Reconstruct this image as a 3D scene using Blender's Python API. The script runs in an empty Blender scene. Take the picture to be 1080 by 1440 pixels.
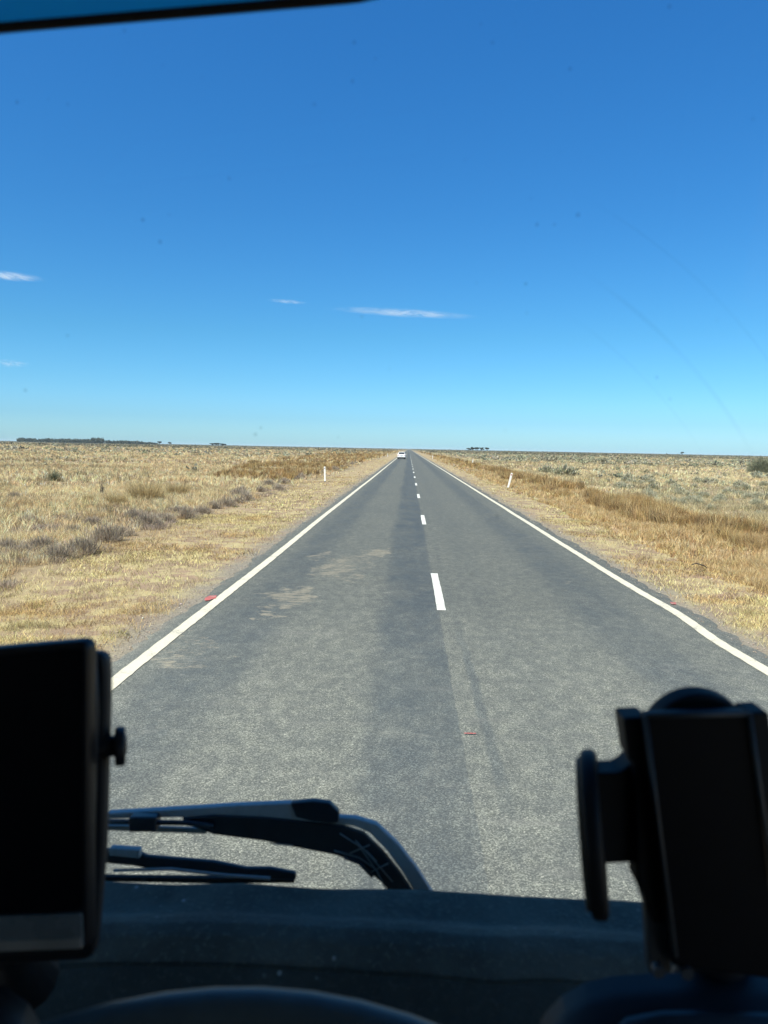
import bpy, bmesh, math, random
import numpy as np
from mathutils import Vector, Matrix
R = math.radians
random.seed(7)
rng = np.random.default_rng(11)
sc = bpy.context.scene
COL = sc.collection

# ------------------------------------------------------------------ camera
EYE = Vector((0, 0, 2.22)); FPX = 1082.0
cam_d = bpy.data.cameras.new('camera'); cam = bpy.data.objects.new('camera', cam_d); COL.objects.link(cam)
CM = (Matrix.Rotation(R(1.75), 3, 'Z') @ Matrix.Rotation(math.pi/2 - R(4.74), 3, 'X') @ Matrix.Rotation(R(1.14), 3, 'Z'))
cam.matrix_world = Matrix.Translation(EYE) @ CM.to_4x4()
cam_d.sensor_fit = 'VERTICAL'; cam_d.sensor_height = 36; cam_d.lens = 36*FPX/1440
cam_d.clip_start = 0.02; cam_d.clip_end = 60000
cam_d.dof.use_dof = True; cam_d.dof.focus_distance = 26; cam_d.dof.aperture_fstop = 7.6
sc.camera = cam
def P(u, v, y):                                # a point of the photograph at y metres ahead
    r = CM @ Vector((u-540, 720-v, -FPX)); return EYE + r*(y/r.y)
def G(u, v, z=0):
    r = CM @ Vector((u-540, 720-v, -FPX)); return EYE + r*((z-EYE.z)/r.z)

# ------------------------------------------------------------------ sky + sun
SUN_EL, SUN_AZ = 52.0, 222.0                   # azimuth clockwise from +Y (the road ahead)
w = bpy.data.worlds.new('World'); sc.world = w; w.use_nodes = True
nt = w.node_tree; nt.nodes.clear()
sky = nt.nodes.new('ShaderNodeTexSky'); sky.sky_type = 'NISHITA'; sky.sun_disc = False
sky.sun_elevation = R(SUN_EL); sky.sun_rotation = R(SUN_AZ); sky.altitude = 100
sky.air_density = 1.0; sky.dust_density = 0.6; sky.ozone_density = 3.2
hs = nt.nodes.new('ShaderNodeHueSaturation'); hs.inputs['Saturation'].default_value = 1.22
hs.inputs['Hue'].default_value = 0.497
bg = nt.nodes.new('ShaderNodeBackground'); bg.inputs['Strength'].default_value = 0.105
ow = nt.nodes.new('ShaderNodeOutputWorld')
tcw = nt.nodes.new('ShaderNodeTexCoord'); spw = nt.nodes.new('ShaderNodeSeparateXYZ'); rw = nt.nodes.new('ShaderNodeValToRGB'); mw = nt.nodes.new('ShaderNodeMix')
mw.data_type = 'RGBA'; mw.blend_type = 'MULTIPLY'; mw.inputs[0].default_value = 1
els = [(0.0, (.53, .88, 1.30)), (.035, (.40, .70, 1.05)), (.08, (.365, .68, .93)), (.14, (.345, .67, .84)), (.28, (.325, .68, .89)), (.48, (.33, .74, 1.0))]
rw.color_ramp.elements[0].position = 0; rw.color_ramp.elements[1].position = .48
for p_, c_ in els[1:-1]: rw.color_ramp.elements.new(p_)
for e_, (p_, c_) in zip(rw.color_ramp.elements, els): e_.position = p_; e_.color = (*c_, 1)
nt.links.new(tcw.outputs['Generated'], spw.inputs[0]); nt.links.new(spw.outputs[2], rw.inputs[0])
nt.links.new(sky.outputs[0], hs.inputs['Color']); nt.links.new(hs.outputs[0], mw.inputs[6]); nt.links.new(rw.outputs[0], mw.inputs[7]); nt.links.new(mw.outputs[2], bg.inputs[0]); nt.links.new(bg.outputs[0], ow.inputs[0])
sd = bpy.data.lights.new('sun', 'SUN'); sd.energy = 5.0; sd.angle = R(0.53); sd.color = (1, .94, .81)
so = bpy.data.objects.new('sun', sd); COL.objects.link(so)
to_sun = Vector((math.sin(R(SUN_AZ))*math.cos(R(SUN_EL)), math.cos(R(SUN_AZ))*math.cos(R(SUN_EL)), math.sin(R(SUN_EL))))
so.rotation_euler = to_sun.to_track_quat('Z', 'Y').to_euler()
sc.view_settings.view_transform = 'Standard'; sc.view_settings.look = 'None'
sc.view_settings.exposure = 0.75; sc.view_settings.gamma = 1
sc.render.engine = 'CYCLES'
sc.cycles.max_bounces = 8; sc.cycles.volume_bounces = 6; sc.cycles.transparent_max_bounces = 16

# ------------------------------------------------------------------ node helper
class N:
    def __init__(s, name):
        s.m = bpy.data.materials.new(name); s.m.use_nodes = True; s.t = s.m.node_tree; s.t.nodes.clear()
        s.out = s.t.nodes.new('ShaderNodeOutputMaterial')
        g = s.t.nodes.new('ShaderNodeNewGeometry'); s.pos = g.outputs['Position']
        sp = s.t.nodes.new('ShaderNodeSeparateXYZ'); s.l(s.pos, sp.inputs[0]); s.X, s.Y, s.Z = sp.outputs
    def l(s, a, b): s.t.links.new(a, b)
    def put(s, v, i):
        if hasattr(v, 'links') or isinstance(v, bpy.types.NodeSocket): s.l(v, i)
        elif isinstance(v, (tuple, list)) and len(v) == 3 and i.type == 'RGBA': i.default_value = (*v, 1)
        else: i.default_value = v
    def math(s, op, a, b=0.0, c=None, clamp=False):
        n = s.t.nodes.new('ShaderNodeMath'); n.operation = op; n.use_clamp = clamp
        s.put(a, n.inputs[0]); s.put(b, n.inputs[1])
        if c is not None: s.put(c, n.inputs[2])
        return n.outputs[0]
    def smooth(s, v, a, b, lo=0.0, hi=1.0):
        n = s.t.nodes.new('ShaderNodeMapRange'); n.interpolation_type = 'SMOOTHSTEP'
        s.put(v, n.inputs['Value']); s.put(a, n.inputs['From Min']); s.put(b, n.inputs['From Max'])
        s.put(lo, n.inputs['To Min']); s.put(hi, n.inputs['To Max']); return n.outputs[0]
    def scale(s, k, vec=None):
        n = s.t.nodes.new('ShaderNodeVectorMath'); n.operation = 'MULTIPLY'; s.put(vec if vec is not None else s.pos, n.inputs[0])
        n.inputs[1].default_value = k; return n.outputs[0]
    def noise(s, scale, detail=3, rough=.55, vec=None, dist=0.0, col=False):
        n = s.t.nodes.new('ShaderNodeTexNoise'); s.l(vec if vec is not None else s.pos, n.inputs['Vector'])
        n.inputs['Scale'].default_value = scale; n.inputs['Detail'].default_value = detail; n.inputs['Roughness'].default_value = rough
        n.inputs['Distortion'].default_value = dist; return n.outputs['Color' if col else 'Fac']
    def voro(s, scale, vec=None, feature='F1', out='Distance'):
        n = s.t.nodes.new('ShaderNodeTexVoronoi'); n.feature = feature; s.l(vec if vec is not None else s.pos, n.inputs['Vector'])
        n.inputs['Scale'].default_value = scale; return n.outputs[out]
    def mix(s, f, a, b, mode='MIX'):
        n = s.t.nodes.new('ShaderNodeMix'); n.data_type = 'RGBA'; n.blend_type = mode
        s.put(f, n.inputs[0]); s.put(a, n.inputs[6]); s.put(b, n.inputs[7]); return n.outputs[2]
    def band(s, v, c, half, soft):
        return s.smooth(s.math('ABSOLUTE', s.math('SUBTRACT', v, c)), half, half+soft, 1.0, 0.0)
    def mul(s, a, b): return s.math('MULTIPLY', a, b)
    def bump(s, h, strength=.5, dist=.01):
        n = s.t.nodes.new('ShaderNodeBump'); n.inputs['Strength'].default_value = strength; n.inputs['Distance'].default_value = dist
        s.l(h, n.inputs['Height']); return n.outputs[0]
    def bsdf(s, color, rough=.8, normal=None, spec=.5, metal=0.0, **kw):
        n = s.t.nodes.new('ShaderNodeBsdfPrincipled'); s.put(color, n.inputs['Base Color']); s.put(rough, n.inputs['Roughness'])
        n.inputs['Specular IOR Level'].default_value = spec; n.inputs['Metallic'].default_value = metal
        for k, v in kw.items(): s.put(v, n.inputs[k.replace('_', ' ')])
        if normal: s.l(normal, n.inputs['Normal'])
        return n.outputs[0]
    def done(s, sh): s.l(sh, s.out.inputs['Surface']); return s.m
def attr(n, name):
    a = n.t.nodes.new('ShaderNodeAttribute'); a.attribute_name = name; return a.outputs['Color']

# ------------------------------------------------------------------ object helpers
def link(name, me, mats, parent=None):
    o = bpy.data.objects.new(name, me); COL.objects.link(o)
    for m in (mats if isinstance(mats, (list, tuple)) else [mats]): me.materials.append(m)
    if parent: o.parent = parent
    return o
def from_bm(name, bm, mat, parent=None, smooth=False, bevel=0, seg=2):
    bmesh.ops.recalc_face_normals(bm, faces=bm.faces)
    me = bpy.data.meshes.new(name); bm.to_mesh(me); bm.free()
    o = link(name, me, mat, parent)
    if smooth: me.polygons.foreach_set('use_smooth', [True]*len(me.polygons))
    if bevel:
        b = o.modifiers.new('bevel', 'BEVEL'); b.width = bevel; b.segments = seg; b.limit_method = 'ANGLE'; b.angle_limit = R(35)
        me.polygons.foreach_set('use_smooth', [True]*len(me.polygons))
        wn = o.modifiers.new('wn', 'WEIGHTED_NORMAL'); wn.keep_sharp = True
    return o
def tag(o, label, cat, group=None, kind=None):
    if label: o['label'] = label
    if cat: o['category'] = cat
    if group: o['group'] = group
    if kind: o['kind'] = kind
    return o
def empty(name, loc, rz=0.0):
    o = bpy.data.objects.new(name, None); COL.objects.link(o); o.location = loc; o.rotation_euler.z = rz; o.empty_display_size = .2
    return o
def prism(bm, pts, off):
    """closed outline pts extruded by the vector off"""
    a = [bm.verts.new(p) for p in pts]; b = [bm.verts.new(Vector(p)+Vector(off)) for p in pts]; n = len(pts)
    bm.faces.new(a); bm.faces.new(b[::-1])
    for i in range(n): bm.faces.new((a[i], b[i], b[(i+1) % n], a[(i+1) % n]))
def box(bm, c, s, rot=None):
    m = Matrix.Translation(c) @ ((rot.to_4x4()) if rot else Matrix()) @ Matrix.Diagonal((*s, 1))
    bmesh.ops.create_cube(bm, size=1, matrix=m)
def tube(bm, pts, rad, seg=12, cap=True):
    """swept tube; rad = number, list, or list of (a, b) ellipse radii"""
    pts = [Vector(p) for p in pts]; rings = []; up = Vector((0, 0, 1))
    for i, p in enumerate(pts):
        d = (pts[min(i+1, len(pts)-1)] - pts[max(i-1, 0)]).normalized()
        sx = d.cross(up if abs(d.z) < .95 else Vector((0, 1, 0))).normalized(); sy = sx.cross(d).normalized()
        r = rad[i] if isinstance(rad, (list, tuple)) else rad
        ra, rb = r if isinstance(r, (list, tuple)) else (r, r)
        rings.append([bm.verts.new(p + sx*ra*math.cos(t) + sy*rb*math.sin(t)) for t in [2*math.pi*k/seg for k in range(seg)]])
    for a, b in zip(rings, rings[1:]):
        for k in range(seg): bm.faces.new((a[k], a[(k+1) % seg], b[(k+1) % seg], b[k]))
    if cap: bm.faces.new(rings[0][::-1]); bm.faces.new(rings[-1])
def disc(bm, c, axis, r, h, seg=40, r2=None):
    q = Vector(axis).normalized().to_track_quat('Z', 'Y').to_matrix().to_4x4()
    bmesh.ops.create_cone(bm, cap_ends=True, segments=seg, radius1=r, radius2=r if r2 is None else r2, depth=h, matrix=Matrix.Translation(c) @ q)
def rounded(pts, r, seg=5):
    """round the corners of a planar outline (list of Vectors)"""
    out = []; n = len(pts)
    for i, p in enumerate(pts):
        a = (pts[i-1]-p); b = (pts[(i+1) % n]-p); rr = min(r, a.length*.45, b.length*.45)
        p0 = p + a.normalized()*rr; p1 = p + b.normalized()*rr
        for k in range(seg+1):
            t = k/seg; out.append(p0*(1-t)**2 + p*2*t*(1-t) + p1*t*t)
    return out
def np_mesh(name, verts, faces_list, mat, col=None, smooth=False):
    """verts (n,3); faces_list: arrays (m,k) of indices"""
    me = bpy.data.meshes.new(name); me.vertices.add(len(verts)); me.vertices.foreach_set('co', verts.astype(np.float32).ravel())
    tot = sum(f.size for f in faces_list); nf = sum(len(f) for f in faces_list)
    me.loops.add(tot); me.polygons.add(nf)
    me.loops.foreach_set('vertex_index', np.concatenate([f.ravel() for f in faces_list]).astype(np.int32))
    starts = []; s = 0
    for f in faces_list: starts.append(s + np.arange(len(f))*f.shape[1]); s += f.size
    me.polygons.foreach_set('loop_start', np.concatenate(starts).astype(np.int32))
    me.update(calc_edges=True)
    if smooth: me.polygons.foreach_set('use_smooth', np.ones(nf, bool))
    if col is not None:
        a = me.attributes.new('tint', 'FLOAT_COLOR', 'POINT'); c4 = np.ones((len(verts), 4), np.float32); c4[:, :3] = col
        a.data.foreach_set('color', c4.ravel())
    if mat: me.materials.append(mat)
    return me
def vnoise(x, y, s, seed=0):
    x = np.asarray(x)/s + 1000.0 + seed*17.31; y = np.asarray(y)/s + 1000.0 + seed*9.73
    xi = np.floor(x).astype(np.int64); yi = np.floor(y).astype(np.int64); fx = x-xi; fy = y-yi
    fx = fx*fx*(3-2*fx); fy = fy*fy*(3-2*fy)
    def h(a, b):
        n = (a*374761393 + b*668265263 + seed*974711) & 0xffffffff
        n = ((n ^ (n >> 13))*1274126177) & 0xffffffff; return ((n ^ (n >> 16)) & 0xffff)/65535.0
    return (h(xi, yi)*(1-fx)+h(xi+1, yi)*fx)*(1-fy) + (h(xi, yi+1)*(1-fx)+h(xi+1, yi+1)*fx)*fy

# ------------------------------------------------------------------ materials: outside
XL, XR, XC = -2.67, 3.74, 0.50                 # white edge lines and the centre line
def mat_asphalt():
    n = N('chip_seal'); warp = n.noise(.35, 2, vec=n.scale((1, .25, 1)))
    X = n.math('ADD', n.X, n.math('MULTIPLY_ADD', warp, .5, -.25))
    fade = n.math('MULTIPLY_ADD', n.noise(.22, 3, vec=n.scale((1, .3, 1))), .9, .25)
    t1 = n.mul(n.band(X, .10, .30, .30), 1.0)
    t2 = n.mul(n.band(X, -1.95, .18, .42), .8)
    t3 = n.mul(n.band(X, 2.75, .15, .5), .75)
    t4 = n.mul(n.band(X, 1.15, .05, .4), .22)
    tr = n.math('ADD', n.math('ADD', t1, t2), n.math('ADD', t3, t4))
    patch = n.smooth(n.noise(1.6, 4, .65, vec=n.scale((1, .45, 1))), .35, .68)
    tr = n.mul(n.mul(tr, fade), n.math('MULTIPLY_ADD', patch, .55, .6))
    # old centre strip: a pale band with a dark lip on its right
    near = n.smooth(n.Y, 7.5, 10.5, 1.0, .25)
    pale = n.mul(n.band(n.math('ADD', n.X, n.math('MULTIPLY_ADD', n.noise(2.2, 2), .05, -.025)), .53, .05, .035), n.mul(near, 1.3))
    lip = n.mul(n.band(n.math('ADD', n.X, n.math('MULTIPLY_ADD', n.noise(1.3, 3), .14, -.07)), .665, .02, .05), n.mul(near, n.smooth(n.Y, 4.2, 5.2)))
    tr = n.math('MAXIMUM', n.math('SUBTRACT', tr, pale), n.mul(lip, .5), clamp=True)
    chips = n.voro(125, out='Color'); sepc = n.t.nodes.new('ShaderNodeSeparateColor'); n.l(chips, sepc.inputs[0])
    ch = sepc.outputs[0]
    stone = n.mix(n.smooth(ch, .25, 1.0), (.105, .107, .086), (.30, .305, .243))
    stone = n.mix(n.smooth(sepc.outputs[1], .96, .985), stone, (.46, .45, .36))
    tar = n.mix(n.smooth(ch, .55, 1.0), (.042, .052, .056), (.105, .13, .134))
    big = n.noise(.5, 4, .6, vec=n.scale((1, .5, 1)))
    col = n.mix(n.mul(tr, .92), stone, tar)
    col = n.mix(n.smooth(big, .3, .75, 0., .30), col, (.10, .115, .11))
    # blotches of finer mottling and faint cross streaks
    mot = n.noise(7, 5, .7, vec=n.scale((1, .6, 1)))
    col = n.mix(n.smooth(mot, .38, .66, .42, 0.), col, (.055, .062, .064))
    strk = n.noise(1.1, 4, .6, vec=n.scale((.5, 3.2, 1)))
    col = n.mix(n.smooth(strk, .56, .75, 0., .30), col, (.21, .205, .175))
    gr = n.math('ADD', n.noise(2.7, 4, .7), n.mul(n.noise(60, 3, .8), .35))
    col = n.mix(n.mul(n.smooth(gr, .74, .92), .18), col, (.40, .39, .31))
    # red-brown dust lying on the left lane
    dn = n.noise(2.3, 5, .68, vec=n.scale((1.2, 1.0, 1)))
    D = None; WX = n.math('ADD', n.X, n.math('MULTIPLY_ADD', n.noise(2.0, 4, .7), 1.5, -.75)); WY = n.math('ADD', n.Y, n.math('MULTIPLY_ADD', n.noise(1.7, 4, .7, vec=n.scale((1, 1, 1), n.scale((1.3, .9, 1)))), 3.0, -1.5))
    for (cx, cy, rx, ry, k) in ((-1.70, 11.2, .34, .9, 1), (-1.80, 10.0, .16, .3, .8), (-1.30, 13.9, .42, 1.2, .75), (-.55, 16.1, .28, .6, .9), (-1.75, 15.6, .2, .6, .8), (-.95, 15.0, .5, 1.2, .5), (-2.45, 8.3, .22, .5, .45), (-2.2, 7.7, .3, .35, .4), (-.7, 12.9, .2, .5, .4), (2.4, 12.9, .3, .25, .35)):
        a = n.math('POWER', n.math('DIVIDE', n.math('SUBTRACT', WX, cx), rx), 2.0)
        b = n.math('POWER', n.math('DIVIDE', n.math('SUBTRACT', WY, cy), ry), 2.0)
        e = n.mul(n.smooth(n.math('ADD', a, b), 0.1, 1.7, 1.0, 0.0), k); D = e if D is None else n.math('MAXIMUM', D, e)
    dm = n.smooth(n.math('ADD', D, n.math('ADD', n.math('MULTIPLY_ADD', dn, 2.6, -1.3), n.math('MULTIPLY_ADD', n.noise(9, 6, .8, vec=n.scale((.5, 1.7, 1))), 5.0, -2.5))), .35, 1.25)
    dm = n.mul(dm, n.smooth(D, .02, .2))
    col = n.mix(n.mul(dm, .58), col, n.mix(dn, (.33, .28, .19), (.47, .41, .28)))
    # dust drifting in along both edges
    edge = n.math('MAXIMUM', n.smooth(n.X, -2.75, -3.1), n.smooth(n.X, 3.85, 4.15))
    em = n.mul(edge, n.smooth(n.noise(3.5, 5, .7), .42, .66))
    col = n.mix(n.mul(em, .6), col, (.30, .25, .185))
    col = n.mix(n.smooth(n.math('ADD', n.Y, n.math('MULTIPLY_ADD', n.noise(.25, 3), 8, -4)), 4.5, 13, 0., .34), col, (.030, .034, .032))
    h = n.math('ADD', n.mul(ch, .7), n.noise(40, 3))
    rough = n.smooth(tr, 0, 1, .86, .68)
    return n.done(n.bsdf(col, rough, n.bump(h, .45, .005), .3))
def mat_ground():
    n = N('dry_plain')
    d = n.math('SUBTRACT', n.math('ABSOLUTE', n.math('SUBTRACT', n.X, .53)), 3.55)      # metres beyond the seal
    d = n.math('ADD', d, n.math('MULTIPLY_ADD', n.noise(.9, 4, .6), 1.2, -.6))
    a = n.noise(.12, 4, .6); b = n.noise(1.7, 5, .65); f = n.noise(26, 3, .7); m = n.noise(.022, 3, .6)
    dirt = n.mix(b, (.20, .145, .095), (.43, .31, .20))
    dirt = n.mix(n.smooth(n.noise(.5, 3), .5, .7, 0., .6), dirt, (.40, .27, .18))
    straw = n.mix(b, (.36, .29, .145), (.54, .45, .23))
    grit = n.mix(f, (.16, .145, .115), (.36, .32, .25))
    soil = n.mix(n.smooth(b, .42, .6), dirt, straw)
    near = n.mix(n.smooth(d, -.1, .7), grit, soil)
    field = n.mix(n.smooth(a, .35, .65), (.37, .28, .165), (.27, .205, .125))
    field = n.mix(n.smooth(n.noise(.6, 5, .7), .45, .7, 0., .6), field, (.23, .185, .115))
    field = n.mix(n.smooth(m, .45, .62, 0., .55), field, (.24, .225, .15))
    col = n.mix(n.smooth(d, 2.0, 4.2), near, field)
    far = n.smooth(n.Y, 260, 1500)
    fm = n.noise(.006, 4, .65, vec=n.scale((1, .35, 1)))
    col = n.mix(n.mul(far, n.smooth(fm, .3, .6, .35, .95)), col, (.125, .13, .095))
    col = n.mix(n.smooth(f, .3, .75, .35, 0.), col, (.10, .085, .06))
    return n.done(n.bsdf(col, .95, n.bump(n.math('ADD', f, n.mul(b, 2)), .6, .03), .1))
def mat_paint(name, base, worn):
    n = N(name); w1 = n.noise(34, 4, .75); w2 = n.noise(2.2, 3, .6)
    t = n.smooth(n.math('ADD', n.mul(w1, .65), n.mul(w2, .5)), .57, .72)
    col = n.mix(t, base, worn); col = n.mix(n.smooth(n.noise(8, 3), .4, .7, 0, .25), col, (.5, .47, .38))
    return n.done(n.bsdf(col, .7, n.bump(w1, .4, .003), .3))
def mat_blade(name, trans=.25, rough=.75):
    n = N(name); c = attr(n, 'tint'); p = n.bsdf(c, rough, spec=.25)
    t = n.t.nodes.new('ShaderNodeBsdfTranslucent'); n.l(c, t.inputs[0])
    mx = n.t.nodes.new('ShaderNodeMixShader'); mx.inputs[0].default_value = trans; n.l(p, mx.inputs[1]); n.l(t.outputs[0], mx.inputs[2])
    return n.done(mx.outputs[0])
def mat_plain(name, c, rough=.6, spec=.5, metal=0.0, nz=None, coat=0.0):
    n = N(name); tc = n.t.nodes.new('ShaderNodeTexCoord').outputs['Object']
    col = c; nm = None
    v = n.noise(nz or 30, 4, .6, vec=tc)
    k = [x*.72 for x in c]; col = n.mix(v, tuple(k), tuple(x*1.22 for x in c))
    r = n.math('MULTIPLY_ADD', v, .18, rough-.09)
    return n.done(n.bsdf(col, r, n.bump(n.noise((nz or 30)*12, 3, vec=tc), .12, .001), spec, metal, Coat_Weight=coat))
ASPH = mat_asphalt(); GROUND = mat_ground()
PAINT = mat_paint('road_paint', (.60, .555, .41), (.33, .31, .25)); PAINTW = mat_paint('centre_paint', (.62, .62, .55), (.30, .30, .27))
RED = mat_paint('red_spray_paint', (.42, .07, .06), (.22, .17, .14))
BLADE = mat_blade('dry_blades'); TWIG = mat_blade('twigs', .1); LEAF = mat_blade('leaves', .2, .6)

# ------------------------------------------------------------------ ground, road, markings
def grid_sheet(name, xs, ys, zf, mat, kind='structure'):
    X, Y = np.meshgrid(xs, ys); V = np.stack([X.ravel(), Y.ravel(), zf(X.ravel(), Y.ravel())], 1)
    a = np.arange(len(ys)-1)[:, None]*len(xs) + np.arange(len(xs)-1)[None]
    F = np.stack([a, a+1, a+1+len(xs), a+len(xs)], -1).reshape(-1, 4)
    me = np_mesh(name, V, [F], mat, smooth=True); o = bpy.data.objects.new(name, me); COL.objects.link(o); o['kind'] = kind; return o
def gz(x, y):
    d = np.maximum(np.abs(np.asarray(x)-.53)-3.62, 0)
    lumps = (vnoise(x, y, 1.3, 1)-.5)*.07 + (vnoise(x, y, 7, 2)-.5)*.16
    return -.035 - .02*np.minimum(d, 3) + lumps*np.clip((d-.5)/3, 0, 1)*np.clip(1-(np.hypot(x, y)-150)/250, 0, 1)
sp = lambda a, b, n: np.linspace(a, b, n)
xs = np.concatenate([-np.geomspace(9000, 61, 22), sp(-60, -15, 60), sp(-14.5, -4, 60), sp(-3.7, 4.8, 6), sp(5, 16, 60), sp(16.5, 60, 60), np.geomspace(61, 9000, 22)])
ys = np.concatenate([sp(-300, -12, 10), sp(-10, 60, 260), sp(61, 200, 120), np.geomspace(205, 12000, 40)])
grid_sheet('ground', xs, ys, gz, GROUND)
# road: ragged seal edges
ys = np.concatenate([[-200, -60, -20], np.arange(-5, 45, .07), np.arange(45, 140, .4), np.geomspace(142, 9000, 60)])
rag = lambda s, k: (vnoise(ys, ys*0, .22, s)-.5)*.12*k + (vnoise(ys, ys*0, 1.4, s+1)-.5)*.16 + (vnoise(ys, ys*0, 6, s+2)-.5)*.14
le = -3.05 + rag(3, 1); re = 4.08 + rag(8, 1)
V = []; cols = 15; fr_ = [0, .012, .06, .12, .2, .3, .4, .5, .6, .7, .8, .88, .94, .988, 1]
for i, y in enumerate(ys):
    for k in range(cols):
        x = le[i] + (re[i]-le[i])*fr_[k]; V.append((x, y, -.03 if k in (0, cols-1) else .018*(1-((x-.53)/3.6)**2)))
V = np.array(V); a = np.arange(len(ys)-1)[:, None]*cols + np.arange(cols-1)[None]
F = np.stack([a, a+1, a+1+cols, a+cols], -1).reshape(-1, 4)
o = bpy.data.objects.new('road', np_mesh('road', V, [F], ASPH, smooth=True)); COL.objects.link(o); o['kind'] = 'structure'
def roadz(x): return .018*(1-((np.asarray(x)-.53)/3.6)**2)
def strip(name, xc, width, y0, y1, wob, mat, seed, parent=None, dz=.006):
    y = np.concatenate([np.arange(y0, min(y1, 60), .09), np.geomspace(60.5, y1, 70)]) if y1 > 60 else np.arange(y0, y1+.01, .05)
    w1 = (vnoise(y, y*0, .12, seed)-.5)*.012; w2 = (vnoise(y, y*0, .12, seed+1)-.5)*.012
    c = xc + wob(y); L = c-width/2+w1; Rr = c+width/2+w2
    V = np.concatenate([np.stack([L, y, roadz(L)+dz], 1), np.stack([Rr, y, roadz(Rr)+dz], 1)]); n_ = len(y); i = np.arange(n_-1)
    return np_mesh(name, V, [np.stack([i, i+n_, i+n_+1, i+1], 1)], mat)
wl = lambda y: (vnoise(y, y*0, 9, 4)-.5)*.05*np.clip(60/np.maximum(y, 1), 0, 1)
wr = lambda y: (vnoise(y, y*0, 2.6, 5)-.5)*.035*np.clip(30/np.maximum(y, 1), 0, 1) + .04*np.exp(-((y-10.7)/1.1)**2) - .03*np.exp(-((y-9.1)/.9)**2)
for nm, xc, wb, sd_ in (('edge_line', XL, wl, 3), ('edge_line', XR, wr, 6)):
    o = bpy.data.objects.new(nm, strip(nm, xc, .15, -4, 5000, wb, PAINT, sd_)); COL.objects.link(o); o['kind'] = 'structure'
vd = [];  fd = []
for k in range(-1, 70):
    y0 = 10.42 + 12*k; x0, x1 = XC-.06, XC+.06
    yy = np.linspace(y0, y0+3.13, 12)
    b = len(vd)
    for j, y in enumerate(yy):
        a1, a2 = rng.normal(0, .0025, 2); vd += [(x0+a1, y, float(roadz(x0))+.006), (x1+a2, y, float(roadz(x1))+.006)]
        if j: q = b+2*j; fd.append((q-2, q-1, q+1, q))
o = bpy.data.objects.new('centre_line', np_mesh('centre_line', np.array(vd), [np.array(fd)], PAINTW)); COL.objects.link(o); o['kind'] = 'structure'
# sprayed survey marks
def spray(pts, name, label):
    bm = bmesh.new(); c = sum((Vector(p) for p in pts), Vector())/len(pts)
    ring = []
    m = 40
    for i in range(m):
        t = i/m*len(pts); a = Vector(pts[int(t) % len(pts)]); b = Vector(pts[(int(t)+1) % len(pts)]); q = a.lerp(b, t % 1)
        q = c + (q-c)*(1+random.uniform(-.12, .12)); ring.append(bm.verts.new((q.x, q.y, float(roadz(q.x))+.012)))
    bm.faces.new(ring); o = from_bm(name, bm, RED); o['kind'] = 'structure'; o['label'] = label; return o
q = lambda u, v: tuple(G(u, v)[:2]) + (0,)
spray([q(288, 842), q(295, 838.6), q(305, 838.5), q(303, 842.5), q(294, 845.5), q(287, 846)], 'painted_mark', 'red sprayed paint mark outside the left white edge line')
spray([q(942, 847.8), q(951, 848.5), q(950.5, 851), q(944, 850.8)], 'painted_mark', 'small red sprayed mark outside the right white edge line')
spray([q(653, 1035.6), q(669, 1036), q(669, 1037), q(653, 1036.6)], 'painted_mark', 'thin faded red line across the old centre strip')

# ------------------------------------------------------------------ grasses
def blades(px, py, pz, L, W, az, lean, col, face=None):
    """arrays -> bent blades of 5 vertices each"""
    n = len(px); face = rng.uniform(0, math.pi, n) if face is None else face
    wx, wy = np.cos(face)*W/2, np.sin(face)*W/2
    dx, dy = np.cos(az), np.sin(az)
    def at(t, ln, wk):
        h = L*t*np.cos(ln); r = L*t*np.sin(ln); return px+dx*r, py+dy*r, pz+h, wk
    V = np.zeros((n, 5, 3), np.float32)
    V[:, 0] = np.stack([px-wx, py-wy, pz-.02], 1); V[:, 1] = np.stack([px+wx, py+wy, pz-.02], 1)
    mx, my, mz, _ = at(.55, lean*.65, 0)
    V[:, 2] = np.stack([mx-wx*.75, my-wy*.75, mz], 1); V[:, 3] = np.stack([mx+wx*.75, my+wy*.75, mz], 1)
    tx, ty, tz, _ = at(1, lean, 0); V[:, 4] = np.stack([tx, ty, tz], 1)
    return V.reshape(-1, 3), np.repeat(col, 5, 0)
class Bl:
    def __init__(s): s.v = []; s.c = []
    def add(s, *a, **k): v, c = blades(*a, **k); s.v.append(v); s.c.append(c)
    def mesh(s, name, mat):
        V = np.concatenate(s.v); C = np.concatenate(s.c); n = len(V)//5; b = np.arange(n)[:, None]*5
        return np_mesh(name, V, [b+np.array([[0, 1, 3, 2]]), b+np.array([[2, 3, 4]])], mat, C)
    def build(s, name, mat, label, cat):
        o = bpy.data.objects.new(name, s.mesh(name, mat)); COL.objects.link(o); tag(o, label, cat, kind='stuff'); return o
def polar(r0, r1, n, half=38):
    r = np.sqrt(rng.uniform(r0*r0, r1*r1, n)); t = rng.uniform(-half, half, n)*math.pi/180 - R(1.75)*-1*0
    return r*np.sin(t), r*np.cos(t)
def pick(pal, n, jit=.14):
    pal = np.array(pal); c = pal[rng.integers(0, len(pal), n)]; return np.clip(c*(1+rng.normal(0, jit, (n, 1)))*(1+rng.normal(0, .04, (n, 3))), .01, .8)
def edged(x): return np.abs(np.asarray(x)-.53)-3.6       # distance beyond the seal
STRAW = [(.56, .46, .27), (.50, .40, .22), (.62, .53, .34), (.42, .33, .19), (.52, .44, .27)]
MOWN = [(.62, .52, .24), (.72, .61, .31), (.50, .40, .19), (.30, .22, .12), (.60, .52, .22), (.22, .165, .10)]
GOLD = [(.50, .355, .16), (.56, .42, .21), (.44, .30, .13), (.60, .48, .27), (.38, .25, .12)]
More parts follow.
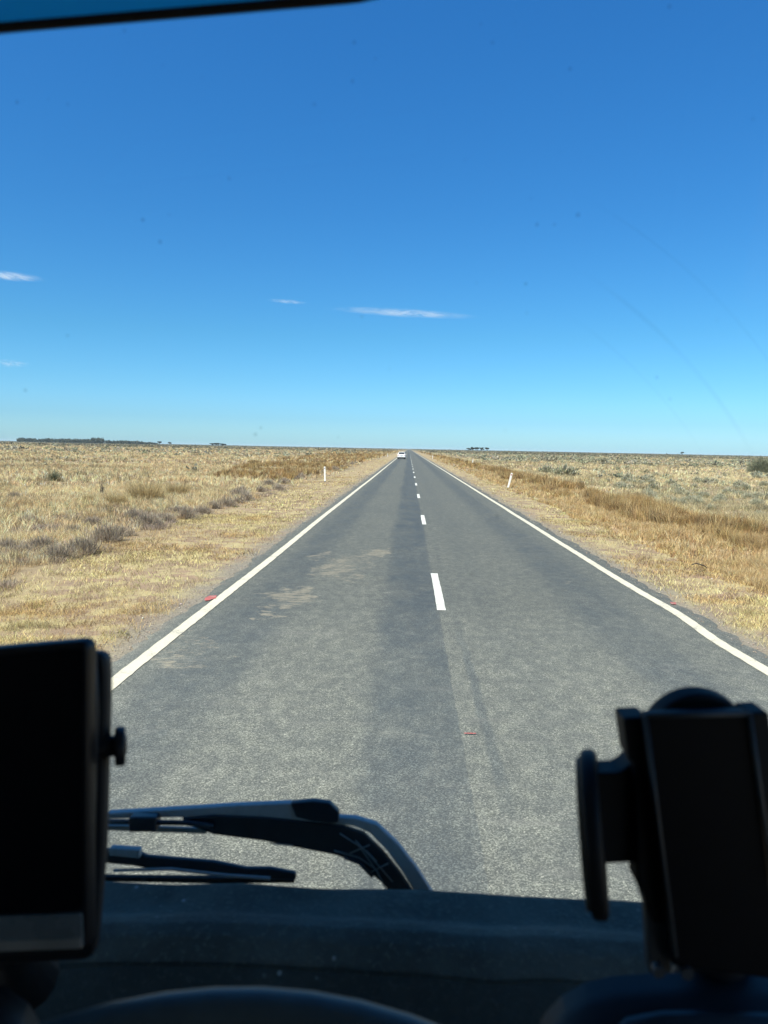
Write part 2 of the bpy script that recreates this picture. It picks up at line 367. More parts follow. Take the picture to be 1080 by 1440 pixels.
RUST = [(.30, .185, .068), (.37, .245, .09), (.21, .13, .052), (.46, .33, .15), (.19, .125, .06), (.40, .30, .15)]
FIELD = [(.68, .505, .26), (.59, .43, .225), (.76, .60, .34), (.43, .31, .165), (.64, .475, .26)]
GREYG = [(.55, .45, .25), (.47, .395, .22), (.60, .50, .29), (.42, .35, .20)]

def tufts(bl, cx, cy, nb, rad, L, W, pal, splay=.8, jit=.14, hv=None):
    """nb blades round each tuft centre"""
    n = len(cx); m = n*nb; X = np.repeat(cx, nb); Y = np.repeat(cy, nb); a = rng.uniform(0, 2*math.pi, m)
    rr = np.sqrt(rng.uniform(0, 1, m))*np.repeat(rad, nb); X = X+np.cos(a)*rr; Y = Y+np.sin(a)*rr
    Ls = np.repeat(L, nb)*rng.uniform(.45, 1.1, m); ln = np.clip(splay*(.25+rr/np.repeat(rad, nb)*.75)+rng.normal(0, .22, m), 0, 1.5)
    base = pick(pal, n, jit); c = np.clip(np.repeat(base, nb, 0)*(1+rng.normal(0, .16, (m, 1))), .01, .8)
    bl.add(X, Y, gz(X, Y), Ls, np.repeat(W, nb) if np.ndim(W) else np.full(m, W), a+rng.normal(0, .6, m), ln, c)

# 1. flattened mown straw on both verges
bl = Bl()
for r0, r1, n, W, L in ((6, 13, 170000, .0044, .085), (13, 26, 150000, .0078, .10), (26, 60, 70000, .018, .11), (60, 160, 40000, .045, .12)):
    x, y = polar(r0, r1, n*3); d = edged(x); left = x < 0
    wmax = np.where(left, 3.9, 2.1) + (vnoise(x, y, 1.8, 21)-.5)*1.2
    dens = np.clip((d-.02)/.5, 0, 1)*(.25+.9*vnoise(x, y, .55, 22))*(vnoise(x, y, .17, 24)*.9+.2)
    dens = dens*np.clip((vnoise(x, y, 1.9, 23)+.5*vnoise(x, y, .4, 20)-.45)*3, .25, 1.3)*np.where(d < 1.2, .6, 1)
    k = (d > .02) & (d < wmax) & (rng.uniform(0, 1, len(x)) < dens); x, y = x[k][:n], y[k][:n]; m = len(x)
    lean = np.clip(rng.normal(1.22, .22, m), .2, 1.5); c = pick(MOWN, m, .2)
    g = vnoise(x, y, .9, 25) > .86; c[g] = c[g]*np.array([.72, .86, .62])
    rd = (vnoise(x, y, 1.5, 26) > .62); c[rd] = c[rd]*np.array([.88, .76, .72])
    bl.add(x, y, gz(x, y)+.01, L*rng.uniform(.5, 1.6, m)*(.6+.75*vnoise(x, y, .45, 29)), np.full(m, W), rng.uniform(0, 2*math.pi, m), lean, c*np.clip(.45+.75*vnoise(x, y, .17*max(1, r0/12), 27)+.30*vnoise(x, y, .8, 28), 0, 1.25)[:, None])
bl.build('mown_grass', BLADE, 'flattened pale straw and cut grass on the verges beside the seal', 'grass')
# 2. golden standing grass of the right verge
bl = Bl()
for r0, r1, n, W, nb, k_ in ((7, 18, 5200, .0065, 16, 1), (18, 36, 5200, .012, 12, 1.05), (36, 80, 5200, .025, 10, 1.1), (80, 220, 4500, .07, 8, 1.3)):
    x, y = polar(r0, r1, n*14); d = edged(x); k = (x > 0) & (d > 1.25+vnoise(x, y, 2, 31)*.9) & (d < 6.6) & (rng.uniform(0, 1, len(x)) < .25+.8*vnoise(x, y, .8, 32)) & (rng.uniform(0, 1, len(x)) < np.clip((d-1.2)/1.2, .15, 1))
    x, y = x[k][:n], y[k][:n]; m = len(x); d = edged(x)
    L = (.13+.14*np.clip((d-1.2)/2.2, 0, 1))*(.6+.8*vnoise(x, y, 1.1, 33))*k_
    tufts(bl, x, y, nb, np.full(m, .06*k_), L, W, GOLD, .8)
bl.build('golden_grass', BLADE, 'golden knee-high dry grass along the right verge', 'grass')
# 3. rust-brown weeds in a strip on the right, and farther off on the left
bl = Bl()
def rustmask(x, y):
    c = 4.7+1.6*np.clip((26-y)/14, -1, 0)*-0 ; d = edged(x); wob = (vnoise(x, y, 7, 41)-.5)*1.6
    rr = (x > 0) & (d > 3.7+wob*.9) & (d < 6.1+wob) & (vnoise(x, y, 2.6, 47) > .26)
    ll = (x < 0) & (rng.uniform(0, 1, len(x)) < .75) & (y > 46+8*vnoise(x, y, 5, 42)) & (d > 4.4+wob) & (d < 12+(y-50)*.07+wob*3) & (vnoise(x, y, 4.5, 46) > .30)
    l2 = (x < 0) & (y > 24) & (y < 60) & (d > 5.6+wob*.6) & (d < 10) & (vnoise(x, y, 2.6, 44) > .74)
    return (rr | ll) & (vnoise(x, y, 1.7, 43) > .26+.5*rng.uniform(0, 1, len(x))**2*np.where(x < 0, 1.3, .8))
for r0, r1, n, W, nb, k_ in ((9, 22, 1500, .006, 46, 1), (22, 45, 2100, .012, 32, 1), (45, 100, 3000, .026, 20, 1.05), (100, 260, 3400, .07, 14, 1.1), (260, 600, 1800, .16, 10, 1.1)):
    x, y = polar(r0, r1, n*24); k = rustmask(x, y); x, y = x[k][:n], y[k][:n]; m = len(x)
    L = (.30+.42*vnoise(x, y, 1.6, 45)**1.3+rng.uniform(-.10, .16, m)); L = np.where(x < 0, L*.95, L)
    tufts(bl, x, y, nb, np.full(m, .12), L*k_, W, RUST, .55, .2)
bl.build('rust_weeds', TWIG, 'rust brown dead weeds standing in long strips behind the verges', 'weeds')
# 4. pale dry grass of the plain, both sides
bl = Bl()
for r0, r1, n, W, nb, k_ in ((9, 20, 7500, .006, 16, 1), (20, 42, 13000, .011, 12, 1.05), (42, 90, 17000, .024, 9, 1.15), (90, 200, 17000, .06, 7, 1.4), (200, 480, 13000, .15, 6, 1.7), (480, 1300, 9000, .45, 5, 2.2)):
    x, y = polar(r0, r1, n*4); d = edged(x); st = np.where(x < 0, 3.7, 6.3)+(vnoise(x, y, 2, 51)-.5)*1.4
    k = (d > st) & (rng.uniform(0, 1, len(x)) < .3+.75*vnoise(x, y, 1.3, 52)) & (rng.uniform(0, 1, len(x)) < .4+.8*vnoise(x, y, 6, 53)); x, y = x[k][:n], y[k][:n]; m = len(x)
    rgt = (x > 0) & (vnoise(x, y, 4, 58) < .72)
    L = (.12+.22*vnoise(x, y, 2.1, 54)**1.5+.13*vnoise(x, y, .6, 57))*k_
    dk = np.clip(.46+.85*vnoise(x, y, .75+r0*.012, 59)*(.35+vnoise(x, y, 3.1+r0*.04, 60))+.30*vnoise(x, y, 14+r0*.1, 62), .4, 1.3)
    for q_, pal in ((rgt, GREYG), (~rgt, FIELD)):
        for lo_, hi_ in ((0, .66), (.66, .80), (.80, .96), (.96, 2)):
            j = q_ & (dk >= lo_) & (dk < hi_)
            if j.any(): f_ = {0: .55, .66: .78, .80: .98, .96: 1.18}[lo_]; tufts(bl, x[j], y[j], nb, np.full(j.sum(), .09*k_), L[j], W, [tuple(np.array(c)*f_) for c in pal], .85, .24 if r0 < 60 else .14)
    # darker olive tussocks among them
    x, y = polar(r0, r1, n//2); d = edged(x); k = (d > np.where(x < 0, 4.4, 7.2)) & (vnoise(x, y, 5, 55) > .55) & (rng.uniform(0, 1, len(x)) < .5); x, y = x[k], y[k]; m = len(x)
    if m: tufts(bl, x, y, nb+4, np.full(m, .10*k_), (.22+.16*vnoise(x, y, 2, 56))*k_, W, [(.30, .24, .13), (.35, .28, .16), (.27, .235, .14)], .6, .15)
bl.build('plain_grass', BLADE, 'pale dry tussock grass covering the plain', 'grass')

bl = Bl()
for r0, r1, n, W, nb in ((10, 22, 1500, .007, 22), (22, 45, 1300, .013, 16), (45, 110, 1200, .03, 12)):
    x, y = polar(r0, r1, n*20); d = edged(x); wv = (vnoise(x, y, 4, 91)-.5)*1.5
    k = (x < 0) & (d > 3.3+wv) & (d < 6.6+wv+y*.02) & (vnoise(x, y, 1.5, 92) > .48) & (rng.uniform(0, 1, len(x)) < vnoise(x, y, .5, 93)+.1); x, y = x[k][:n], y[k][:n]; m = len(x)
    tufts(bl, x, y, nb, np.full(m, .15), .10+.12*vnoise(x, y, 1.1, 94), W, [(.36, .29, .215), (.30, .24, .18), (.43, .345, .25), (.25, .195, .145)], .9, .18)
bl.build('mauve_scrub', TWIG, 'patches of low grey-mauve dead twigs between the left shrubs', 'scrub')

# ------------------------------------------------------------------ shrubs
def shrub_mesh(name, nb, r, h, L, W, pal, mat, up=.5, seed=0):
    """a low dome of many short twigs/leaves filling its volume"""
    bl = Bl(); n = nb; a = rng.uniform(0, 2*math.pi, n); t = rng.uniform(0, 1, n)
    q = rng.uniform(0, 1, n)**.45; ph = np.arccos(rng.uniform(0.02, 1, n)); lob = 1+.25*np.sin(a*3+seed)+.15*np.sin(a*5+seed*2)
    x = np.cos(a)*np.sin(ph)*q*r*lob; y = np.sin(a)*np.sin(ph)*q*r*lob; z = np.cos(ph)*q*h*(1+.15*np.sin(a*4+seed*3))
    bl.add(x, y, z, L*rng.uniform(.6, 1.3, n), np.full(n, W), a+rng.normal(0, .5, n), np.clip(ph*up+rng.normal(0, .3, n), 0, 1.5), pick(pal, n, .2))
    m = max(10, nb//14); a = rng.uniform(0, 2*math.pi, m)
    bl.add(np.zeros(m), np.zeros(m), np.zeros(m), np.full(m, h*.95), np.full(m, W*1.3), a, rng.uniform(.1, 1.2, m), pick([tuple(c*.8 for c in pal[0])], m))
    return bl.mesh(name, mat)
PURP = [(.30, .245, .18), (.36, .295, .215), (.24, .195, .145), (.42, .35, .26)]
SALT = [(.34, .33, .215), (.40, .38, .26), (.28, .275, .18), (.46, .42, .29)]
OLIV = [(.13, .14, .08), (.17, .175, .10), (.10, .11, .065)]
purp = [shrub_mesh('grey_shrub', 1500, .36, .30, .11, .006, PURP, TWIG, .8, s) for s in (1, 2, 3)]
purpf = [shrub_mesh('grey_shrub', 420, .38, .32, .14, .016, PURP, TWIG, .8, s) for s in (4, 5)]
salt = [shrub_mesh('saltbush', 850, .40, .36, .12, .014, SALT, LEAF, .8, s) for s in (1, 2, 3)]
saltf = [shrub_mesh('saltbush', 460, .44, .40, .17, .045, SALT, LEAF, .8, s) for s in (4, 5)]
def plant(me, name, x, y, s, label, cat, group=None, sz=1.0):
    o = bpy.data.objects.new(name, me); COL.objects.link(o); o.location = (x, y, float(gz(x, y))-.01)
    o.rotation_euler.z = random.uniform(0, 6.28); o.scale = (s, s*random.uniform(.85, 1.15), s*sz*random.uniform(.85, 1.1)); return tag(o, label, cat, group)
# hand placed (pixel of the base in the photograph, size)
def ground_at(u, v): g = G(u, v, -.06); return g.x, g.y
for u, v, s, lab in ((40, 738, 1.0, 'dark grey twiggy shrub alone in the pale grass near the left edge of the photo'),
                     (36, 776, .7, 'small almost black shrub low at the left edge of the photo'),
                     (60, 770, 1.05, 'mauve grey dead shrub starting the roadside shrub row at the far left of the photo'),
                     (84, 785, 1.0, 'low mauve grey shrub directly in front of the shrub row at left'),
                     (118, 778, 1.25, 'largest rounded mauve grey shrub at the front of the row on the left verge'),
                     (104, 750, .8, 'small dark shrub behind the largest rounded shrub'),
                     (150, 762, 1.2, 'broad grey shrub touching the right side of the largest rounded shrub'),
                     (172, 753, .95, 'dark grey shrub at the right end of the first close cluster')):
    x, y = ground_at(u, v); plant(random.choice(purp), 'grey_shrub', x, y, s, lab, 'shrub', 'mauve grey shrubs along the left verge')
for u, v, s in ((190, 730, 1), (208, 741, 1.1), (222, 734, .9), (235, 736, 1), (262, 730, 1.1), (250, 722, .9), (285, 722, .9), (300, 715, 1), (318, 712, 1.1), (334, 700, 1.3), (345, 704, .9), (378, 684, 1.2), (392, 690, .9), (366, 692, .9), (130, 740, .8), (12, 770, .8), (20, 700, .8)):
    x, y = ground_at(u, v); plant(random.choice(purp), 'grey_shrub', x, y, s*random.uniform(.85, 1.1), 'low mauve grey twiggy shrub in the broken row between mown verge and plain', 'shrub', 'mauve grey shrubs along the left verge')
for k in range(26):
    y = 30+k*3.2+random.uniform(-1, 1); x = -6.9-random.uniform(-.6, .8)-.01*y; plant(random.choice(purpf), 'grey_shrub', x, y, random.uniform(.7, 1.15), 'far low mauve grey shrub at the back end of the left row', 'shrub', 'mauve grey shrubs far along the left verge')
x, y = ground_at(76, 676); plant(shrub_mesh('green_shrub', 900, .42, .62, .14, .012, OLIV, LEAF, .6, 2), 'green_shrub', x, y, 1.1, 'small upright olive green shrub standing alone in the left plain', 'shrub')
x, y = ground_at(1070, 665); plant(shrub_mesh('green_shrub', 4200, 1.9, 2.0, .38, .05, [(.17, .18, .115), (.22, .225, .15), (.14, .145, .09)], LEAF, .6, 3), 'green_shrub', x, y, .88, 'large rounded grey green bush near the horizon at the right edge of the photo', 'bush')
x, y = ground_at(143, 697)
o = plant(shrub_mesh('dead_stem', 260, .07, .72, .12, .007, [(.20, .15, .10), (.25, .19, .13)], TWIG, .3, 1), 'dead_stem', x, y, 1.0, 'thin dark upright dead stalk in the left plain', 'plant')
# the big golden tussock
bl = Bl(); n_ = 1; tufts(bl, np.array([0.]), np.array([0.]), 900, np.array([.52]), np.array([1.1]), .011, [(.42, .31, .135)], .7, .01)
me = bl.mesh('golden_tussock', BLADE)
for u, v, s, lab in ((205, 706, 1.05, 'big dark golden round tussock beside the left shrub row'), (163, 712, .6, 'low olive gold tussock left of the big golden one'), (250, 698, .75, 'golden tussock right of the big one'), (130, 708, .5, 'smallest olive tussock, left of the other golden tussocks')):
    x, y = ground_at(u, v); o = plant(me, 'golden_tussock', x, y, s, lab, 'grass tussock', 'golden tussocks behind the left shrub row')
# saltbush on the right plain
cnt = 0
while cnt < 80:
    u, v = random.uniform(850, 1110), random.gauss(697, 13)
    if v < 668 or v > 725: continue
    x, y = ground_at(u, v)
    if edged(x) < 8: continue
    if vnoise(x, y, 3.5, 61) < .35: continue
    plant(random.choice(salt if y < 45 else saltf), 'saltbush', x, y, random.uniform(.55, 1.1), 'grey green saltbush in the patch behind the rust weeds on the right', 'shrub', 'saltbushes on the right plain'); cnt += 1
for u, v, s, lab in ((795, 668, 2.6, 'pale grey spreading bush beyond the second half of the rust strip'), (768, 665, 2.0, 'faint grey bush left of the pale spreading bush'), (884, 676, 1.5, 'dark little saltbush standing by itself in front of the saltbush patch'), (911, 679, 1.2, 'saltbush between the lone dark one and the patch'), (742, 644, 1.8, 'single dark bush on the pale strip right of the distant trees')):
    x, y = ground_at(u, v); plant(random.choice(saltf), 'saltbush', x, y, s, lab, 'shrub', None)
# scattered far scrub: stuff, both sides, thickening towards the horizon
bl = Bl()
def scrub(x, y, r, h, nb, pal, W):
    n = len(x); m = n*nb; X = np.repeat(x, nb); Y = np.repeat(y, nb); Rr = np.repeat(r, nb); H = np.repeat(h, nb)
    a = rng.uniform(0, 2*math.pi, m); ph = np.arccos(rng.uniform(0.02, 1, m)); q = rng.uniform(.2, 1, m)
    c = np.clip(np.repeat(pick(pal, n, .15), nb, 0)*(1+rng.normal(0, .16, (m, 1))), .01, .8)
    bl.add(X+np.cos(a)*np.sin(ph)*q*Rr, Y+np.sin(a)*np.sin(ph)*q*Rr, np.cos(ph)*q*H*.75, H*.4, Rr*W, a, ph*.8, c)
DARK = [(.115, .115, .075), (.14, .14, .09), (.16, .155, .105), (.18, .16, .10)]
GREY2 = [(.30, .29, .19), (.34, .325, .22), (.26, .25, .165)]
for r0, r1, n, s, pal in ((55, 150, 260, .42, GREY2), (150, 420, 2600, .6, GREY2), (420, 1100, 7000, .75, DARK), (1100, 3000, 9000, 1.0, DARK), (3000, 7000, 7000, 1.7, DARK)):
    x, y = polar(r0, r1, n*3, 34); k = (edged(x) > (12 if r0 < 400 else 9)) & (rng.uniform(0, 1, len(x)) < (.08+1.0*vnoise(x, y, r0*.3, 71)**2)*np.where(x < 0, .12 if r0 < 150 else .3 if r0 < 420 else .7, 1.1)); x, y = x[k][:n], y[k][:n]; m = len(x)
    f = rng.lognormal(0, .35, m); scrub(x, y, s*1.3*f, s*f, 16 if r0 < 400 else 9, pal, .35)
bl.build('far_scrub', LEAF, 'low dark scrub dotted across the plain and along the horizon', 'scrub')

# ------------------------------------------------------------------ trees
def tree(x, y, h, spread, label, group, pal=None, dense=1.0, low=.30):
    pal = pal or [(.045, .055, .034), (.06, .07, .045), (.035, .045, .028), (.08, .085, .055)]
    r = empty('tree', (x, y, float(gz(x, y)))); tag(r, label, 'tree', group)
    bm = bmesh.new(); tops = []
    base = h*low; lean = random.uniform(-.06, .06)*h
    tube(bm, [(0, 0, -.2), (lean*.3, 0, base*.6), (lean, 0, base*1.3)], [h*.035, h*.027, h*.02], 8)
    for k in range(6):
        a = k*1.05+random.uniform(-.3, .3); rr = spread*random.uniform(.35, .7); z = h*random.uniform(.55, .85)
        t = Vector((lean+math.cos(a)*rr, math.sin(a)*rr, z)); tops.append(t)
        tube(bm, [(lean*.7, 0, base), (lean+(t.x-lean)*.5, t.y*.5, base+(z-base)*.45), t], [h*.016, h*.011, h*.005], 6)
    tops.append(Vector((lean, 0, h*.82)))
    from_bm('trunk', bm, BARK, r)
    bl = Bl()
    for t in tops:
        for j in range(3):
            c = t+Vector((random.gauss(0, spread*.2), random.gauss(0, spread*.2), random.gauss(0, h*.05))); n = int(170*dense)
            d = rng.normal(0, 1, (n, 3)); d /= np.linalg.norm(d, axis=1)[:, None]; q_ = rng.uniform(.3, 1, (n, 1))
            p = np.array(c)+d*q_*np.array([spread*.32, spread*.32, h*.13])
            bl.add(p[:, 0], p[:, 1], np.minimum(p[:, 2], h), np.full(n, h*.08), np.full(n, h*.05), rng.uniform(0, 6.28, n), rng.uniform(.3, 1.5, n), pick(pal, n, .2))
    link('crown', bl.mesh('crown', None), LEAF, r)
    return r
BARK = mat_plain('bark', (.16, .13, .10), .9, .2)
def far_at(u, dist): g = P(u, 631, dist); return g.x, dist
for u, h, s, lab in ((659, 6.5, 4.6, 'small tree at the left end of the lone clump right of the road'), (665, 8.5, 4.6, 'wide topped tree, second from the left in the lone clump right of the road'), (671.5, 8.0, 4.2, 'tree in the middle of the lone clump right of the road'), (677.5, 8.0, 4.4, 'flat topped tree, fourth from the left in the lone clump right of the road'), (685, 8.6, 4.4, 'separate roundish tree at the right end of the lone clump')):
    x, y = far_at(u, 1180); tree(x, y+random.uniform(-8, 8), h*.78, s*.82, lab, 'clump of trees on the horizon right of the road', low=.25)
for u, h, lab in ((299, 5.0, 'leftmost tree of the small black clump on the left horizon'), (303, 5.6, 'second tree of the small black clump on the left horizon'), (307, 5.4, 'middle right tree of the small black clump on the left horizon'), (311, 5.0, 'fourth tree of the small black clump on the left horizon'), (315, 4.4, 'rightmost tree of the small black clump on the left horizon')):
    x, y = far_at(u, 1300); tree(x, y, h, 4.6, lab, 'small dark clump of trees on the left horizon', [(.03, .035, .022), (.04, .045, .03)], 1.3, .15)
for u, h, lab in ((224, 7, 'small lone tree on the left horizon right of the long wood'), (239, 6, 'tiny lone tree right of the small lone tree on the left horizon'), (736, 0, None), (960, 6.5, 'tiny tree rising above the scrub on the right horizon')):
    if lab: x, y = far_at(u, 1500); tree(x, y, h, 3.6, lab, None)
# long far wood on the left: one mass
bl = Bl()
for u0, u1, n, hh in ((26, 128, 150, 9.5), (128, 146, 46, 12.5), (149, 200, 70, 7.5), (200, 218, 18, 5)):
    for k in range(n):
        u = random.uniform(u0, u1); d_ = random.uniform(1650, 1800); x, y = far_at(u, d_); h = hh*random.uniform(.55, 1.1); m = 110
        d = rng.normal(0, 1, (m, 3)); d /= np.linalg.norm(d, axis=1)[:, None]; p = d*rng.uniform(.2, 1, (m, 1))*np.array([5, 5, h*.5])+np.array([x, y, h*.5])
        bl.add(p[:, 0], p[:, 1], np.maximum(p[:, 2], 0), np.full(m, 1.6), np.full(m, 1.5), rng.uniform(0, 6.28, m), rng.uniform(0, 1.5, m), pick([(.075, .09, .065), (.095, .11, .08), (.055, .07, .05)], m, .2))
bl.build('distant_wood', LEAF, 'long low dark wood on the horizon at far left', 'wood')
# ------------------------------------------------------------------ clouds (thin cirrus, real volumes far off)
def cloud_mat():
    n = N('cirrus'); tc = n.t.nodes.new('ShaderNodeTexCoord').outputs['Object']
    ln = n.t.nodes.new('ShaderNodeVectorMath'); ln.operation = 'LENGTH'; n.l(tc, ln.inputs[0])
    f = n.math('POWER', n.smooth(ln.outputs['Value'], .0, .95, 1.0, 0.0), 1.5); z = n.noise(2.2, 5, .7, vec=n.scale((2.4, .5, 1.4), tc), dist=.8)
    dens = n.mul(n.mul(f, n.smooth(z, .40, .66)), .012)
    v = n.t.nodes.new('ShaderNodeVolumePrincipled'); v.inputs['Color'].default_value = (.95, .985, 1, 1); n.l(dens, v.inputs['Density'])
    v.inputs['Anisotropy'].default_value = .2
    n.l(v.outputs[0], n.out.inputs['Volume']); return n.m
CLOUD = cloud_mat()
def cloud(u, v, lpx, tpx, tilt, label, k=1.0, dist=9000):
    c = P(u, v, dist); s = dist/FPX
    bm = bmesh.new(); bmesh.ops.create_icosphere(bm, subdivisions=4, radius=1)
    o = from_bm('cirrus_cloud', bm, CLOUD); o.location = c; o.scale = (lpx*s/2, 260*k, tpx*s/2*1.25); o.rotation_euler = (0, R(tilt), 0)
    return tag(o, label, 'cloud')
cloud(568, 440, 260, 7.5, 2.4, 'long thin white cirrus streak above the end of the road', 1.3)
cloud(404, 424, 75, 5, 3.5, 'tiny white cloud wisp left of the long streak', .6)
cloud(12, 388, 125, 9, 3.0, 'white cirrus wisp cut by the left edge of the photo', 1.3)
cloud(14, 511, 80, 14, 2.0, 'very faint low cloud wisp at the left edge of the photo', .22)

# ------------------------------------------------------------------ guide posts
WHITE = mat_plain('white_plastic', (.74, .72, .66), .5, .4, nz=14); BLK = mat_plain('black_plastic', (.018, .019, .021), .45, .4)
REFL = mat_plain('red_reflector', (.35, .03, .03), .25, .6); REFW = mat_plain('grey_reflector', (.28, .29, .29), .25, .7)
def post(x, y, lean, label, refl, hgt=1.0, tiltdeg=0):
    r = empty('guide_post', (x, y, float(gz(x, y)))); tag(r, label, 'guide post', 'white roadside guide posts')
    bm = bmesh.new(); n = 9; w_ = .055
    top = [(-w_, 0), (w_, 0)]
    a = [Vector((w_*math.cos(t), 0, hgt-.03+.03*math.sin(t))) for t in [math.pi*k/8 for k in range(9)]]
    pts = a+[Vector((-w_, 0, -.1)), Vector((w_, 0, -.1))]
    prism(bm, [p+Vector((0, -.008, 0)) for p in pts], (0, .016, 0))
    box(bm, (0, .016, hgt*.47), (.02, .016, hgt*.9))
    from_bm('post', bm, WHITE, r, bevel=.003)
    bm = bmesh.new(); disc(bm, (0, -.012, hgt-.12), (0, 1, 0), .036, .008, 20); from_bm('reflector', bm, refl, r)
    bm = bmesh.new(); box(bm, (0, 0, 0.02), (.13, .05, .06)); from_bm('base_sleeve', bm, BLK, r, bevel=.004)
    r.rotation_euler = (0, R(lean), R(tiltdeg)); return r
post(-5.49, 50.7, -2, 'white guide post on the left verge in front of the rust grass', REFW, 1.02)
post(5.98, 46.3, 13, 'nearest white guide post on the right verge, leaning right', REFL, .96)
post(9.3, 114, 14, 'middle guide post on the right, leaning, half hidden in rust weeds', REFL, 1.0)
post(5.6, 180, 0, 'farthest white guide post on the right verge', REFL, 1.0)
post(-5.6, 205, 0, 'farthest white guide post on the left verge, beyond the first', REFW, 1.0)
# debris: a strip of blown tyre in the right verge, stones at the edges
bm = bmesh.new(); tube(bm, [(-.28, .04, .10), (-.12, 0, .15), (.04, -.02, .12), (.17, .0, .10), (.27, .03, .05)], [(.05, .012), (.06, .014), (.05, .013), (.06, .014), (.03, .01)], 8)
o = from_bm('tyre_scrap', bm, mat_plain('old_rubber', (.035, .03, .028), .8, .2), smooth=True); x, y = ground_at(983, 804); o.location = (x, y, float(gz(x, y))+.06); o.rotation_euler.z = -.2; o.scale = (.5, .6, .8)
tag(o, 'dark curled strip of tyre rubber lying in the golden grass on the right', 'tyre scrap')
n = N('gravel'); GRAV = n.done(n.bsdf(attr(n, 'tint'), .9, spec=.2))
V = []; F = []; C = []
ico = [(0, 0, 1), (1, 0, 0), (0, 1, 0), (-1, 0, 0), (0, -1, 0), (0, 0, -.6)]; icf = [(0, 1, 2), (0, 2, 3), (0, 3, 4), (0, 4, 1), (5, 2, 1), (5, 3, 2), (5, 4, 3), (5, 1, 4)]
ico = np.array(ico)
m = 26000; yy = 5+rng.uniform(0, 1, m)**1.6*60; side = rng.uniform(0, 1, m) < .5; dd = np.abs(rng.normal(0, .45, m))-.12
xx = np.where(side, -3.05-dd, 4.1+dd*1.5); sz = rng.lognormal(-5.5, .45, m)*(1+yy/40)
zz = np.maximum(gz(xx, yy), np.where((xx > -3.0) & (xx < 4.0), roadz(xx), -1))
J = ico[None]*(1+rng.uniform(-.35, .35, (m, 6, 3)))*sz[:, None, None]*np.array([1, 1, .7]); V = (J+np.stack([xx, yy, zz+sz*.3], 1)[:, None]).reshape(-1, 3)
F = (np.arange(m)[:, None, None]*6+np.array(icf)[None]).reshape(-1, 3); C = np.repeat(pick([(.25, .23, .19), (.40, .36, .29), (.18, .17, .15), (.36, .28, .20)], m, .2), 6, 0)
o = bpy.data.objects.new('gravel', np_mesh('gravel', V, [F], GRAV, C)); COL.objects.link(o); tag(o, 'loose gravel along both ragged edges of the seal', 'gravel', kind='stuff')

